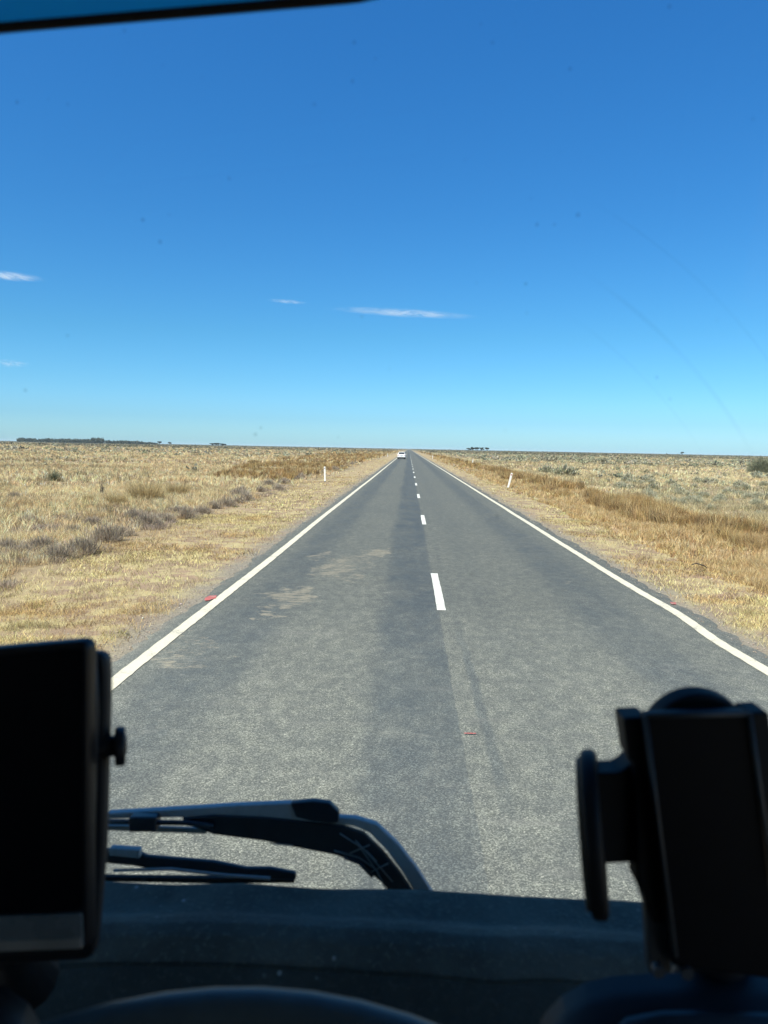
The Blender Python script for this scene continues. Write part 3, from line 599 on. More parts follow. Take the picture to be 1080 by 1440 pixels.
# ------------------------------------------------------------------ the car ahead
def car():
    r = empty('car', (-1.52, 164, 0.0)); r.scale = (.93, 1, 1.0); tag(r, 'white station wagon driving ahead in the left lane, seen from behind', 'car')
    body = N('white_car_paint'); bmname = body.done(body.bsdf((.78, .78, .77), .25, spec=.5, Coat_Weight=.6))
    gl = mat_plain('car_glass', (.015, .02, .022), .08, .6); rub = mat_plain('tyre_rubber', (.02, .02, .02), .8, .2); tl = mat_plain('tail_lamp_red', (.35, .02, .02), .2, .6)
    alloy = mat_plain('alloy', (.45, .45, .46), .35, .5, .8)
    # lofted body: cross sections along the length (rear at -2.3)
    secs = [(-2.30, .84, .38, .92), (-2.22, .89, .30, 1.02), (-1.5, .91, .26, 1.04), (0, .92, .24, 1.02), (1.3, .91, .26, .98), (2.05, .86, .30, .86), (2.32, .74, .38, .70)]
    bm = bmesh.new(); rings = []
    for y, hw, z0, z1 in secs:
        pr = [(-hw*.88, z0), (-hw, z0+.12), (-hw*1.0, (z0+z1)/2), (-hw*.95, z1-.04), (-hw*.85, z1), (hw*.85, z1), (hw*.95, z1-.04), (hw, (z0+z1)/2), (hw, z0+.12), (hw*.88, z0)]
        rings.append([bm.verts.new((x, y, z)) for x, z in pr])
    for a, b in zip(rings, rings[1:]):
        for k in range(10): bm.faces.new((a[k], a[(k+1) % 10], b[(k+1) % 10], b[k]))
    bm.faces.new(rings[0]); bm.faces.new(rings[-1][::-1])
    # cabin
    cs = [(-2.10, .76, 1.0, -1.78, .60), (1.0, .76, .98, .15, .60)]
    lo = [(-.80, -2.12, .98), (.80, -2.12, .98), (.80, 1.05, .96), (-.80, 1.05, .96)]; hi = [(-.60, -1.82, 1.52), (.60, -1.82, 1.52), (.60, .25, 1.50), (-.60, .25, 1.50)]
    a = [bm.verts.new(p) for p in lo]; b = [bm.verts.new(p) for p in hi]
    for k in range(4): bm.faces.new((a[k], a[(k+1) % 4], b[(k+1) % 4], b[k]))
    bm.faces.new(b); from_bm('body', bm, bmname, r, bevel=.05, seg=3)
    def quad(name, pts, mat, off, par=r):
        bm = bmesh.new(); prism(bm, [Vector(p) for p in pts], off); return from_bm(name, bm, mat, par, bevel=.006)
    quad('rear_window', [(-.66, -2.075, 1.08), (.66, -2.075, 1.08), (.56, -1.88, 1.43), (-.56, -1.88, 1.43)], gl, (0, -.03, .012))
    quad('windscreen', [(-.68, .93, 1.05), (.68, .93, 1.05), (.57, .36, 1.44), (-.57, .36, 1.44)], gl, (0, .03, .02))
    for s in (-1, 1):
        quad('side_window', [(s*.772, -1.9, 1.06), (s*.772, .85, 1.04), (s*.635, .25, 1.42), (s*.635, -1.75, 1.43)], gl, (s*.02, 0, .004))
        quad('tail_lamp', [(s*.60, -2.31, .74), (s*.84, -2.27, .74), (s*.83, -2.22, .96), (s*.66, -2.25, .96)], tl, (0, -.03, 0))
        bm = bmesh.new(); box(bm, (s*.98, .75, 1.02), (.17, .10, .13)); from_bm('wing_mirror', bm, bmname, r, bevel=.03)
        bm = bmesh.new(); tube(bm, [(s*.55, -1.7, 1.56), (s*.55, .1, 1.55)], .018, 8); from_bm('roof_rail', bm, BLK, r)
        for y in (-1.42, 1.42):
            bm = bmesh.new(); disc(bm, (s*.79, y, .33), (1, 0, 0), .33, .22, 28); wh = from_bm('wheel', bm, rub, r, bevel=.03)
            bm = bmesh.new(); disc(bm, (s*.905, y, .33), (1, 0, 0), .21, .02, 20); from_bm('rim', bm, alloy, wh)
    quad('rear_bumper', [(-.86, -2.30, .30), (.86, -2.30, .30), (.88, -2.30, .42), (-.88, -2.30, .42)], BLK, (0, -.10, 0))
    quad('number_plate', [(-.18, -2.315, .62), (.18, -2.315, .62), (.18, -2.312, .73), (-.18, -2.312, .73)], mat_plain('plate', (.6, .6, .55), .5), (0, -.012, 0))
    quad('underbody', [(-.78, -2.2, .16), (.78, -2.2, .16), (.78, -2.2, .32), (-.78, -2.2, .32)], BLK, (0, 4.2, 0))
    quad('tailgate_handle', [(-.35, -2.318, .80), (.35, -2.318, .80), (.35, -2.315, .84), (-.35, -2.315, .84)], alloy, (0, -.02, 0))
car()

# ------------------------------------------------------------------ our own vehicle
VX0, VX1 = -1.72, .60                           # side walls
veh = empty('campervan', ((VX0+VX1)/2, 0, 0)); tag(veh, 'dark cab of the vehicle we look out of, dashboard and wipers in front', 'camper van')
veh_off = Vector(((VX0+VX1)/2, 0, 0))
def vp(name, bm, mat, parent=None, **k):
    """mesh given in world coordinates -> part of the vehicle"""
    bmesh.ops.translate(bm, verts=bm.verts, vec=-veh_off); return from_bm(name, bm, mat, parent or veh, **k)
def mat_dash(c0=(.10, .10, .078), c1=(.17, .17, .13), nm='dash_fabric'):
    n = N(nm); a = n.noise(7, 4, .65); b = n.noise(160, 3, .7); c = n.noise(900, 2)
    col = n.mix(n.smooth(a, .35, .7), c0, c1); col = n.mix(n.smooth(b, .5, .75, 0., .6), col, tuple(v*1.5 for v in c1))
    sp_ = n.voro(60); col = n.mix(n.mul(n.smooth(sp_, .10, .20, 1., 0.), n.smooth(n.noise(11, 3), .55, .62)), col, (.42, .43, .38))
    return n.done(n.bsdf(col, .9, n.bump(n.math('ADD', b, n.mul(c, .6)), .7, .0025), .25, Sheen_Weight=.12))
DASH = mat_dash(); PLAS = mat_plain('dark_trim', (.016, .019, .022), .55, .4); VISM = mat_plain('teal_vinyl', (.05, .40, .55), .6, .4, nz=6)
n = N('teal_sheet'); p_ = n.bsdf((.06, .36, .50), .5, spec=.4); t_ = n.t.nodes.new('ShaderNodeBsdfTranslucent'); t_.inputs[0].default_value = (.13, .70, .95, 1)
mx_ = n.t.nodes.new('ShaderNodeMixShader'); mx_.inputs[0].default_value = .85; n.l(p_, mx_.inputs[1]); n.l(t_.outputs[0], mx_.inputs[2]); VISM = n.done(mx_.outputs[0])
LINER = mat_plain('headliner', (.12, .12, .115), .95, .1); BODY = mat_plain('van_paint', (.55, .55, .54), .3, .5, nz=3, coat=.5)
SEAL = mat_plain('rubber_seal', (.012, .013, .015), .7, .3)
# dashboard: lofted profile across the cab, front edge follows the curved glass
us = np.linspace(0, 1, 90); bm = bmesh.new(); rows = []
edge_px = [(-700, 1222), (0, 1229), (135, 1232), (420, 1240), (600, 1247), (760, 1256), (900, 1263), (1080, 1276), (1500, 1310)]
def edge_y(x): return .90 - .055*((x+.55)/1.1)**2*1.0
def edge_pt(u):
    v = float(np.interp(u, [p[0] for p in edge_px], [p[1] for p in edge_px])); y = .86
    for _ in range(6): y = edge_y(P(u, v, y).x)
    return P(u, v, y)
ex = sorted([edge_pt(u) for u in range(-700, 1500, 20)], key=lambda p: p.x)
EX = np.array([p.x for p in ex]); EZ = np.array([p.z for p in ex])
prof = [(.012, -.30), (.006, -.06), (.0, -.012), (-.010, 0), (-.035, -.003), (-.065, -.004), (-.085, .004), (-.10, .006), (-.115, .000), (-.128, -.012), (-.142, -.028), (-.158, -.048), (-.178, -.075), (-.20, -.105), (-.22, -.15), (-.30, -.22), (-.31, -.45)]
pf = np.array(prof); pt = np.linspace(0, len(prof)-1, 70); pfi = np.stack([np.interp(pt, range(len(prof)), pf[:, k]) for k in (0, 1)], 1)
xsd = np.linspace(VX0+.035, VX1-.035, 120)
for x in xsd:
    z0 = float(np.interp(x, EX, EZ)); row = []
    for (dy, dz) in pfi:
        y = edge_y(x)+dy; wv = (float(vnoise(x*10, y*10, .9, 81))-.5)*.010+(float(vnoise(x*10, y*10, .25, 82))-.5)*.0025
        row.append(bm.verts.new((x, y+wv*.3, z0+dz+wv*min(1, max(0, -dy/.04)))))
    rows.append(row)
KS = int(np.argmax(pfi[:, 0] < -.135))
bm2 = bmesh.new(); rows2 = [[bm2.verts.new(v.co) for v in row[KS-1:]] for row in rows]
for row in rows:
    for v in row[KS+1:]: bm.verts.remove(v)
for a, b in zip(rows, rows[1:]):
    for k in range(KS): bm.faces.new((a[k], a[k+1], b[k+1], b[k]))
dash = vp('dashboard', bm, DASH, smooth=True)
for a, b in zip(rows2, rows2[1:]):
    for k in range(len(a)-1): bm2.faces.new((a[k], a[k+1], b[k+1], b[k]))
dash_face = vp('dashboard_face', bm2, mat_dash((.062, .064, .052), (.095, .098, .078), 'dash_fabric_shaded'), smooth=True)  # same dash fabric in darker tones, shade on the driver side painted in
# padded pods low in the cab: instrument hood on the right, small one on the left
def pod(pts, depth_back, rad, name, mat=PLAS):
    bm = bmesh.new(); secs = []
    n = len(pts)
    for k in range(9):
        t = k/8; y = depth_back*t; dz = rad*(math.sqrt(max(0, 1-(1-min(1, t*2.2))**2))-1)
        secs.append([bm.verts.new(Vector((p[0], p[1]-y, p[2]-.9*y*t-.15*y))) for p in pts])
    for a, b in zip(secs, secs[1:]):
        for k in range(n-1): bm.faces.new((a[k], a[k+1], b[k+1], b[k]))
    low = [bm.verts.new((p[0], p[1], min(p[2], pts[0][2])-.15)) for p in pts]
    for k in range(n-1): bm.faces.new((low[k], low[k+1], secs[0][k+1], secs[0][k]))
    return vp(name, bm, mat, smooth=True)
pod([P(u, v, .50) for u, v in ((735, 1520), (748, 1460), (766, 1425), (790, 1400), (822, 1382), (860, 1373), (910, 1369), (980, 1368), (1060, 1372), (1140, 1384), (1200, 1410), (1230, 1450), (1245, 1520))], .14, .012, 'instrument_hood')
pod([P(u, v, .47) for u, v in ((850, 1520), (858, 1450), (880, 1430), (930, 1421), (1000, 1420), (1080, 1424), (1150, 1440), (1165, 1520))], .03, .006, 'instrument_bezel', mat_plain('bezel_trim', (.035, .042, .046), .4, .5))
pod([P(u, v, .48) for u, v in ((-240, 1500), (-200, 1400), (-120, 1372), (-40, 1372), (10, 1388), (40, 1410), (58, 1440), (70, 1500))], .14, .012, 'switch_pod')
# steering wheel
top = P(368, 1428, .43); tilt = R(30); Rw = .33
cw = top - Vector((0, math.cos(tilt)*Rw, math.sin(tilt)*Rw)); bm = bmesh.new()
ax, ay = Vector((1, 0, 0)), Vector((0, math.cos(tilt), math.sin(tilt))); nrm = ax.cross(ay)
rg = []
for k in range(72):
    a = 2*math.pi*k/72; rad = ax*math.cos(a)+ay*math.sin(a); c = cw+rad*Rw
    rg.append([bm.verts.new(c+rad*.0145*math.cos(b)+nrm*.0165*math.sin(b)) for b in [2*math.pi*j/16 for j in range(16)]])
for k in range(72):
    a, b = rg[k], rg[(k+1) % 72]
    for j in range(16): bm.faces.new((a[j], a[(j+1) % 16], b[(j+1) % 16], b[j]))
LEATH = mat_plain('wheel_leather', (.085, .095, .085), .45, .5, nz=60)
sw = vp('steering_wheel', bm, LEATH, smooth=True)
bm = bmesh.new()
for a in (R(20), R(160), R(270)):
    rad = ax*math.cos(a)+ay*math.sin(a); tube(bm, [cw-nrm*.03, cw+rad*Rw*.5-nrm*.022, cw+rad*Rw*.97], [(.022, .008), (.018, .007), (.014, .006)], 10)
bmesh.ops.translate(bm, verts=bm.verts, vec=-veh_off); from_bm('spoke', bm, PLAS, sw, smooth=True)
bm = bmesh.new(); disc(bm, cw-nrm*.02, nrm, .075, .05, 36, .06); bmesh.ops.translate(bm, verts=bm.verts, vec=-veh_off); from_bm('hub', bm, PLAS, sw, bevel=.012, seg=3)
bm = bmesh.new(); tube(bm, [cw-nrm*.04, cw-nrm*.5], .035, 16); vp('steering_column', bm, PLAS, smooth=True)
# windscreen: curved pane with two clear wiped arcs, dust specks and faint wiper smears
def mat_glass():
    n = N('windscreen_glass')
    tr = n.t.nodes.new('ShaderNodeBsdfTransparent'); gl = n.t.nodes.new('ShaderNodeBsdfGlossy'); gl.inputs['Roughness'].default_value = .02
    sp1 = n.voro(55); sel = n.noise(14, 2); s1 = n.mul(n.smooth(sp1, .06, .17, 1., 0.), n.smooth(sel, .56, .64))
    px = n.math('SUBTRACT', n.X, -.11); pz = n.math('SUBTRACT', n.Z, 1.93)
    rr = n.math('SQRT', n.math('ADD', n.mul(px, px), n.mul(pz, pz)))
    arc = n.math('MAXIMUM', n.math('MAXIMUM', n.band(rr, .536, .0007, .0026), n.mul(n.band(rr, .497, .0005, .0015), .6)), n.mul(n.band(rr, .592, .0005, .0015), .7))
    arc = n.mul(n.mul(arc, n.smooth(n.noise(3.0, 2), .34, .50)), n.mul(n.smooth(n.X, .12, .22), n.smooth(n.Z, 2.2, 2.28)))
    dirt = n.math('ADD', n.mul(s1, .24), n.mul(arc, .085), clamp=True)
    n.l(n.mix(dirt, (.965, .985, .98), (.25, .28, .30)), tr.inputs[0])
    fr = n.t.nodes.new('ShaderNodeFresnel'); fr.inputs[0].default_value = 1.33
    mx = n.t.nodes.new('ShaderNodeMixShader'); n.l(n.mul(fr.outputs[0], .5), mx.inputs[0]); n.l(tr.outputs[0], mx.inputs[1]); n.l(gl.outputs[0], mx.inputs[2])
    return n.done(mx.outputs[0])
GLASS = mat_glass()
bm = bmesh.new(); rows = []
def glass_pt(x, t): return Vector((x, edge_y(x)+.035-.22*t, 1.50+1.28*t))
for i in range(41):
    x = VX0+.07+(VX1-VX0-.14)*i/40; rows.append([bm.verts.new(glass_pt(x, t/12)) for t in range(13)])
for a, b in zip(rows, rows[1:]):
    for k in range(12): bm.faces.new((a[k], a[k+1], b[k+1], b[k]))
vp('windscreen', bm, GLASS, smooth=True)
bm = bmesh.new()                                 # rubber seal round it
loop = [glass_pt(VX0+.07+(VX1-VX0-.14)*i/40, 0) for i in range(41)]+[glass_pt(VX1-.07, t/12) for t in range(1, 13)]+[glass_pt(VX1-.07-(VX1-VX0-.14)*i/40, 1) for i in range(1, 41)]+[glass_pt(VX0+.07, 1-t/12) for t in range(1, 13)]
tube(bm, loop, .016, 8); vp('window_seal', bm, SEAL, smooth=True)
# front panel, cowl
bm = bmesh.new(); rows = []
fp = [(.02, 1.50), (.10, 1.47), (.20, 1.40), (.25, 1.25), (.27, .95), (.27, .62), (.24, .38)]
for i in range(31):
    x = VX0+(VX1-VX0)*i/30; rows.append([bm.verts.new((x, edge_y(x)+dy, z)) for dy, z in fp])
for a, b in zip(rows, rows[1:]):
    for k in range(len(fp)-1): bm.faces.new((a[k], a[k+1], b[k+1], b[k]))
bmesh.ops.solidify(bm, geom=bm.faces, thickness=.03); vp('front_panel', bm, BODY, smooth=True)
for s in (VX0+.32, VX1-.32):
    bm = bmesh.new(); disc(bm, (s, edge_y(s)+.275, .78), (0, 1, .05), .11, .05, 32); h = vp('headlight', bm, mat_plain('lens', (.55, .57, .58), .12, .6), bevel=.012)
bm = bmesh.new(); box(bm, ((VX0+VX1)/2, 1.15, .42), (VX1-VX0+.04, .16, .24)); vp('front_bumper', bm, BLK, bevel=.03, seg=3)
# shell: side walls with door windows, roof, rear bulkhead, floor
def side(x0, th, name):
    bm = bmesh.new(); yf0, yf1 = edge_y(x0)+.05, edge_y(x0)-.19
    def slab(pts): prism(bm, [Vector((x0, y, z)) for y, z in pts], (th, 0, 0))
    slab([(-1.3, .45), (yf0+.10, .45), (yf0+.10, 1.44), (yf0, 1.50), (-1.3, 1.50)])                      # door skin below the window
    slab([(-1.3, 2.55), (yf1+.035, 2.55), (yf1-.01, 2.83), (-1.3, 2.83)])                                    # cant rail
    slab([(yf0, 1.502), (yf0-.11, 1.502), (yf1-.075, 2.548), (yf1+.035, 2.548)])                             # windscreen pillar
    slab([(-1.3, 1.502), (-.55, 1.502), (-.55, 2.548), (-1.3, 2.548)])                                     # behind the door
    return vp(name, bm, BODY)
side(VX1-.03, .05, 'side_wall'); side(VX0-.02, .05, 'side_wall')
for s, x0 in ((1, VX1-.055), (-1, VX0+.035)):      # trimmed inside faces
    bm = bmesh.new(); y0 = edge_y(x0)-.02
    prism(bm, [Vector((x0, -.56, 1.48)), Vector((x0, y0-.02, 1.48)), Vector((x0, y0-.02, .6)), Vector((x0, -.56, .6))], (.02, 0, 0)); vp('door_trim', bm, PLAS, bevel=.006)
    bm = bmesh.new(); y1 = edge_y(x0)
    prism(bm, [Vector((x0, y1+.005, 1.50)), Vector((x0, y1-.10, 1.50)), Vector((x0, y1-.32, 2.62)), Vector((x0, y1-.21, 2.62))], (.02, 0, 0)); vp('pillar_trim', bm, PLAS, bevel=.006)
    bm = bmesh.new(); c = Vector((x0+s*.28, .93, 1.95)); box(bm, c, (.20, .10, .34)); mr = vp('wing_mirror', bm, BLK, bevel=.03, seg=3)
    bm = bmesh.new(); tube(bm, [(x0+s*.03, .80, 1.62), (x0+s*.20, .92, 1.64), (x0+s*.24, .93, 1.8)], .013, 10); bmesh.ops.translate(bm, verts=bm.verts, vec=-veh_off); from_bm('mirror_arm', bm, BLK, mr, smooth=True)
bm = bmesh.new(); ring = [(-1.3, 2.83), (.60, 2.83), (.71, 2.795), (.71, 2.84), (.60, 2.90), (-1.3, 2.92)]
prism(bm, [Vector((VX0-.02, y, z)) for y, z in ring], (VX1-VX0+.04, 0, 0)); vp('roof', bm, BODY, bevel=.01)
bm = bmesh.new(); prism(bm, [Vector((VX0+.04, y, z)) for y, z in ((-1.28, 2.80), (.55, 2.80), (.685, 2.735), (.69, 2.79), (.6, 2.825), (-1.28, 2.825))], (VX1-VX0-.08, 0, 0)); vp('headliner', bm, LINER, bevel=.004)
bm = bmesh.new(); box(bm, ((VX0+VX1)/2, -1.32, 1.66), (VX1-VX0, .04, 2.4)); vp('rear_bulkhead', bm, LINER)
bm = bmesh.new(); box(bm, ((VX0+VX1)/2, -.15, .55), (VX1-VX0-.08, 2.2, .05)); vp('cab_floor', bm, PLAS)
for x in (VX0+.12, VX1-.12):
    bm = bmesh.new(); disc(bm, (x, .35, .36), (1, 0, 0), .36, .22, 36); wh = vp('wheel', bm, BLK, bevel=.03)
# sun visor, folded up against the top of the glass on the driver's side
BDG = [P(-330, 72, .50), P(0, 36, .50), P(250, 15, .50), P(505, -7, .50), P(560, -20, .50), P(560, -190, .46), P(-330, -100, .46)]
bm = bmesh.new(); prism(bm, rounded(BDG, .015), (0, .014, .002)); vis = vp('sun_visor', bm, VISM, bevel=.004)
e = [P(-330, 75, .498), P(0, 39, .498), P(250, 18, .498), P(505, -4, .498), P(562, -18, .498), P(564, -180, .462)]
bm = bmesh.new(); tube(bm, e, .0030, 10); bmesh.ops.translate(bm, verts=bm.verts, vec=-veh_off); from_bm('visor_edging', bm, SEAL, vis, smooth=True)

# wipers: arm + blade, parked just above the cowl
WIP = mat_plain('wiper_black', (.022, .026, .030), .38, .5, nz=50); WGR = mat_plain('wiper_sky_sheen', (.40, .42, .41), .55, .4, .0, nz=90); WSTEEL = mat_plain('wiper_steel', (.26, .27, .25), .5, .4, .3)
def wp(name, bm, mat, parent=None, **k): return vp(name, bm, mat, parent, **k)
YW = .965
def ribbon(bm, top_pts, bot_pts, y, th):
    pts = [P(u, v, y) for u, v in top_pts]+[P(u, v, y) for u, v in bot_pts[::-1]]; prism(bm, pts, (0, th, 0))
wa = bpy.data.objects.new('wiper', None); COL.objects.link(wa); wa.parent = veh; wa.location = P(600, 1262, YW)-veh_off
def sub(name, bm, mat, par, **k):
    bmesh.ops.translate(bm, verts=bm.verts, vec=-(veh_off+par.location)); return from_bm(name, bm, mat, par, **k)
# upper face of the bent black arm, sky reflection put into its pale colour
bm = bmesh.new(); ribbon(bm, [(150, 1144), (250, 1138), (330, 1133), (400, 1130), (445, 1129), (466, 1134), (478, 1150), (500, 1151), (530, 1160), (560, 1188), (585, 1220), (612, 1262)],
       [(150, 1152), (250, 1150), (330, 1149), (400, 1152), (445, 1157), (466, 1158), (478, 1159), (500, 1163), (520, 1172), (545, 1198), (565, 1226), (590, 1266)], YW, .012)
sub('arm', bm, WGR, wa, bevel=.002)
bm = bmesh.new(); ribbon(bm, [(408, 1130), (440, 1127), (464, 1130), (477, 1143), (476, 1155)], [(416, 1150), (440, 1156), (464, 1158), (472, 1158), (475, 1157)], YW-.006, .012); sub('arm_cap', bm, WIP, wa, bevel=.004)
bm = bmesh.new(); ribbon(bm, [(255, 1151), (300, 1147), (370, 1150), (440, 1158), (482, 1163), (512, 1173), (540, 1200), (563, 1229), (588, 1266)],
       [(262, 1160), (300, 1174), (370, 1183), (430, 1195), (472, 1203), (500, 1214), (520, 1228), (540, 1245), (556, 1268)], YW-.004, .010); sub('arm_channel', bm, WIP, wa, bevel=.002)
bm = bmesh.new()
for a in ([(478, 1172), (505, 1190), (530, 1225), (548, 1262)], [(500, 1182), (522, 1206), (552, 1240)], [(470, 1196), (505, 1206), (528, 1222)], [(492, 1200), (520, 1188)], [(522, 1226), (546, 1214)], [(515, 1196), (530, 1212)], [(380, 1186), (412, 1189)]):
    tube(bm, [P(u, v, YW-.007) for u, v in a], .0009, 6)
sub('spring', bm, WSTEEL, wa, smooth=True)
bm = bmesh.new(); tube(bm, [P(u, v, YW-.01) for u, v in ((90, 1154), (190, 1156), (260, 1157), (300, 1162))], .0035, 8)
tube(bm, [P(u, v, YW-.006) for u, v in ((484, 1205), (505, 1213), (524, 1232))], .0028, 8); sub('washer_hose', bm, WIP, wa, smooth=True)
bm = bmesh.new(); box(bm, P(204, 1155, YW-.006), (.036, .020, .024), CM); sub('hose_clip', bm, WIP, wa, bevel=.003)
bm = bmesh.new(); ribbon(bm, [(60, 1158), (200, 1163), (290, 1166)], [(60, 1164), (200, 1170), (290, 1173)], YW+.004, .006); sub('blade', bm, WSTEEL, wa, bevel=.001)
wb = bpy.data.objects.new('wiper', None); COL.objects.link(wb); wb.parent = veh; wb.location = P(120, 1225, YW+.02)-veh_off
bm = bmesh.new(); ribbon(bm, [(60, 1204), (150, 1196), (190, 1198), (205, 1205), (300, 1213), (345, 1222), (380, 1222), (416, 1229)], [(60, 1222), (150, 1215), (190, 1219), (205, 1222), (300, 1229), (345, 1232), (380, 1238), (416, 1239)], YW+.01, .010); sub('arm', bm, WIP, wb, bevel=.003)
bm = bmesh.new(); ribbon(bm, [(153, 1193), (196, 1196), (196, 1203), (153, 1202)][:2], [(153, 1204), (196, 1208)], YW+.002, .012); sub('arm_cap', bm, WGR, wb, bevel=.002)
bm = bmesh.new(); tube(bm, [P(u, v, YW+.004) for u, v in ((160, 1224), (240, 1222), (320, 1231), (380, 1235))], .0022, 8); sub('spring', bm, WGR, wb, smooth=True)
bm = bmesh.new(); ribbon(bm, [(60, 1232), (200, 1234), (300, 1235), (414, 1234)], [(60, 1238), (200, 1241), (300, 1243), (414, 1242)], YW+.02, .008); sub('blade', bm, SEAL, wb, bevel=.001)

# ------------------------------------------------------------------ devices on the dash
SCR = mat_plain('dark_screen', (.003, .004, .006), .45, .12); CASE = mat_plain('grey_case', (.035, .042, .046), .5, .5); SLATE = mat_plain('slate_bezel', (.20, .20, .18), .28, .6)
def thing_at(name, base, label, cat): o = empty(name, base); tag(o, label, cat); return o
def tp(name, bm, mat, par, **k):
    bmesh.ops.translate(bm, verts=bm.verts, vec=-par.location); return from_bm(name, bm, mat, par, **k)
t = thing_at('navigation_screen', P(60, 1352, .55), 'black tablet in a dash holder at the lower left, side knob facing the road', 'tablet')
D0 = .50
bm = bmesh.new(); pts = [P(-190, 930, D0), P(-60, 913, D0), P(119, 900, D0), P(131, 1000, D0), P(127, 1200, D0), P(119, 1283, D0), P(-190, 1300, D0)]
outline = rounded([P(-190, 928, D0), P(124, 901, D0), P(122, 1341, D0), P(-190, 1352, D0)], .009)
prism(bm, outline, (.002, .012, .001)); tp('case', bm, mat_plain('case_black', (.010, .011, .013), .4, .4), t, bevel=.003, seg=3)
sc_ = rounded([P(-180, 940, D0-.0015), P(116, 912, D0-.0015), P(114, 1280, D0-.0015), P(-180, 1292, D0-.0015)], .005)
bm = bmesh.new(); prism(bm, sc_, (0, .003, 0)); tp('screen', bm, SCR, t)
sl = [P(-180, 1296, D0-.0025), P(114, 1286, D0-.0025), P(116, 1334, D0-.0025), P(-180, 1345, D0-.0025)]
bm = bmesh.new(); prism(bm, rounded(sl, .002), (0, .003, 0)); tp('lower_bezel', bm, SLATE, t, bevel=.0006)
bm = bmesh.new(); prism(bm, [P(-180, 1330, D0-.004), P(112, 1320, D0-.004), P(114, 1334, D0-.004), P(-180, 1345, D0-.004)], (0, .003, 0)); tp('trim_strip', bm, mat_plain('warm_trim', (.38, .33, .26), .35, .5), t)
bm = bmesh.new(); prism(bm, rounded([P(-190, 935, .525), P(148, 918, .525), P(150, 965, .525), P(144, 1200, .525), P(131, 1352, .525), P(-190, 1370, .525)], .010), (0, .014, 0)); tp('holder_shell', bm, PLAS, t, bevel=.004, seg=3)
bm = bmesh.new(); tube(bm, [P(132, 925, .512), P(135, 1000, .512), P(130, 1150, .512), P(124, 1280, .512)], .0022, 8); tp('side_rail', bm, CASE, t, smooth=True)
kc = P(150, 1049, .53); bm = bmesh.new(); disc(bm, kc+Vector((.002, 0, 0)), (.94, .34, 0), .0075, .024, 20)
tp('knob_stem', bm, BLK, t, bevel=.002)
bm = bmesh.new(); disc(bm, P(169, 1049, .53), (.94, .34, 0), .0140, .0075, 12); tp('clamp_knob', bm, BLK, t, bevel=.002)
bm = bmesh.new(); tube(bm, [P(20, 1300, .56), P(20, 1340, .575), P(30, 1375, .60)], [.02, .017, .03], 16); tp('stem', bm, BLK, t, smooth=True)

BLKD = mat_plain('matt_black', (.007, .008, .009), .6, .25)
t = thing_at('phone_holder', P(965, 1372, .52), 'black phone clamp on the dash at the lower right with a round side pad', 'phone holder')
D1 = .47
bm = bmesh.new(); prism(bm, rounded([P(906, 1007, D1), P(1056, 1003, D1), P(1100, 1380, D1), P(945, 1360, D1)], .004), (0, .012, 0)); tp('back_plate', bm, SCR, t, bevel=.0025, seg=3)
for a, b in (([P(907, 1006, D1-.002), P(925, 1150, D1-.002), P(950, 1345, D1-.002)], CASE), ([P(1054, 1004, D1-.002), P(1070, 1120, D1-.002), P(1088, 1240, D1-.002)], CASE)):
    bm = bmesh.new(); tube(bm, a, .0016, 8); tp('edge_trim', bm, b, t, smooth=True)
bm = bmesh.new(); tube(bm, [P(907, 1007, D1-.001), P(1055, 1003, D1-.001)], .0020, 8); tp('top_edge', bm, CASE, t, smooth=True)
bm = bmesh.new(); prism(bm, rounded([P(876, 1010, D1+.008), P(912, 1009, D1+.008), P(925, 1100, D1+.008), P(950, 1300, D1+.008), P(918, 1300, D1+.008), P(905, 1255, D1+.008), P(897, 1248, D1+.008), P(893, 1075, D1+.008), P(884, 1068, D1+.008)], .003), (0, .022, 0)); tp('clamp_arm', bm, BLKD, t, bevel=.003)
bm = bmesh.new(); prism(bm, rounded([P(1052, 1003, D1+.008), P(1082, 1001, D1+.008), P(1120, 1300, D1+.008), P(1085, 1300, D1+.008)], .003), (0, .022, 0)); tp('clamp_arm', bm, BLKD, t, bevel=.003)
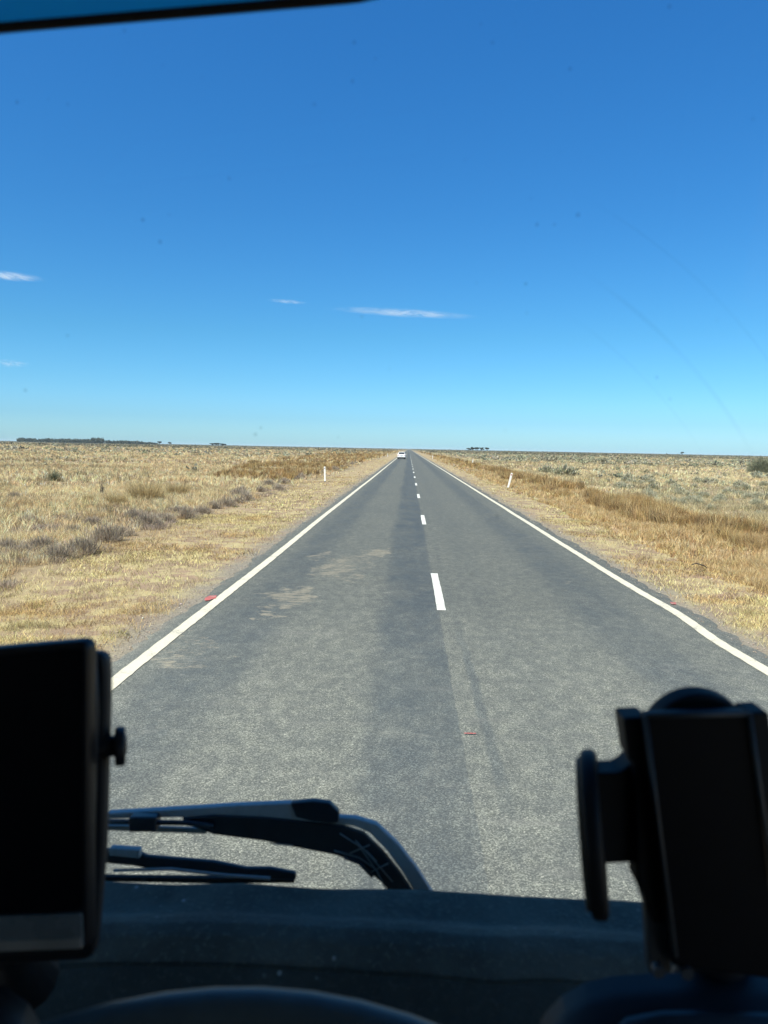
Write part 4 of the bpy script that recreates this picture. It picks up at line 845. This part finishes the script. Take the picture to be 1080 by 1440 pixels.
bm = bmesh.new(); c = P(977, 1040, .50); disc(bm, c, (0, 1, .08), .0345, .018, 56); tp('suction_disc', bm, BLKD, t, bevel=.003)
bm = bmesh.new(); prism(bm, rounded([P(838, 1088, .487), P(872, 1087, .487), P(884, 1078, .487), P(898, 1062, .487), P(925, 1062, .487), P(930, 1262, .487), P(905, 1258, .487), P(896, 1232, .487), P(893, 1213, .487), P(846, 1216, .487)], .003), (0, .022, 0)); tp('pad_bracket', bm, BLKD, t, bevel=.003, seg=3)
ptop, pbot = P(826, 1062, .485), P(845, 1276, .485); ax_ = (pbot-ptop).normalized(); nn = Vector((1, -.22, 0)); nn = (nn-ax_*nn.dot(ax_)).normalized(); c = (ptop+pbot)/2
bm = bmesh.new(); disc(bm, c, nn, (pbot-ptop).length/2, .011, 56); tp('side_pad', bm, BLKD, t, bevel=.004, seg=3)
bm = bmesh.new(); disc(bm, c-nn*.0065, nn, (pbot-ptop).length/2*.9, .003, 56); tp('pad_face', bm, mat_plain('pad_rim_light', (.16, .15, .11), .7, .3), t, bevel=.001)  # left face of the pad, sunlit yellowish rim put into its colour
bm = bmesh.new(); prism(bm, rounded([P(907, 1250, D1+.01), P(935, 1250, D1+.01), P(945, 1370, D1+.01), P(913, 1370, D1+.01)], .002), (0, .01, 0)); tp('leg', bm, CASE, t, bevel=.001)
bm = bmesh.new(); tube(bm, [P(1010, 1300, .50), P(1010, 1345, .515), P(1005, 1400, .53)], [.022, .02, .032], 16); tp('stem', bm, BLK, t, smooth=True)
bm = bmesh.new(); disc(bm, P(925, 1364, D1), (0, 1, 0), .004, .006, 16); disc(bm, P(965, 1366, D1), (0, 1, 0), .004, .006, 16); tp('screw', bm, CASE, t)

# ------------------------------------------------------------------ haze
bm = bmesh.new(); box(bm, (0, 5800, 6.0), (19000, 13000, 16)); n = N('air')
v = n.t.nodes.new('ShaderNodeVolumePrincipled'); v.inputs['Color'].default_value = (.72, .88, 1, 1); v.inputs['Density'].default_value = .00005
n.l(v.outputs[0], n.out.inputs['Volume'])
o = from_bm('haze', bm, n.m); o['kind'] = 'stuff'
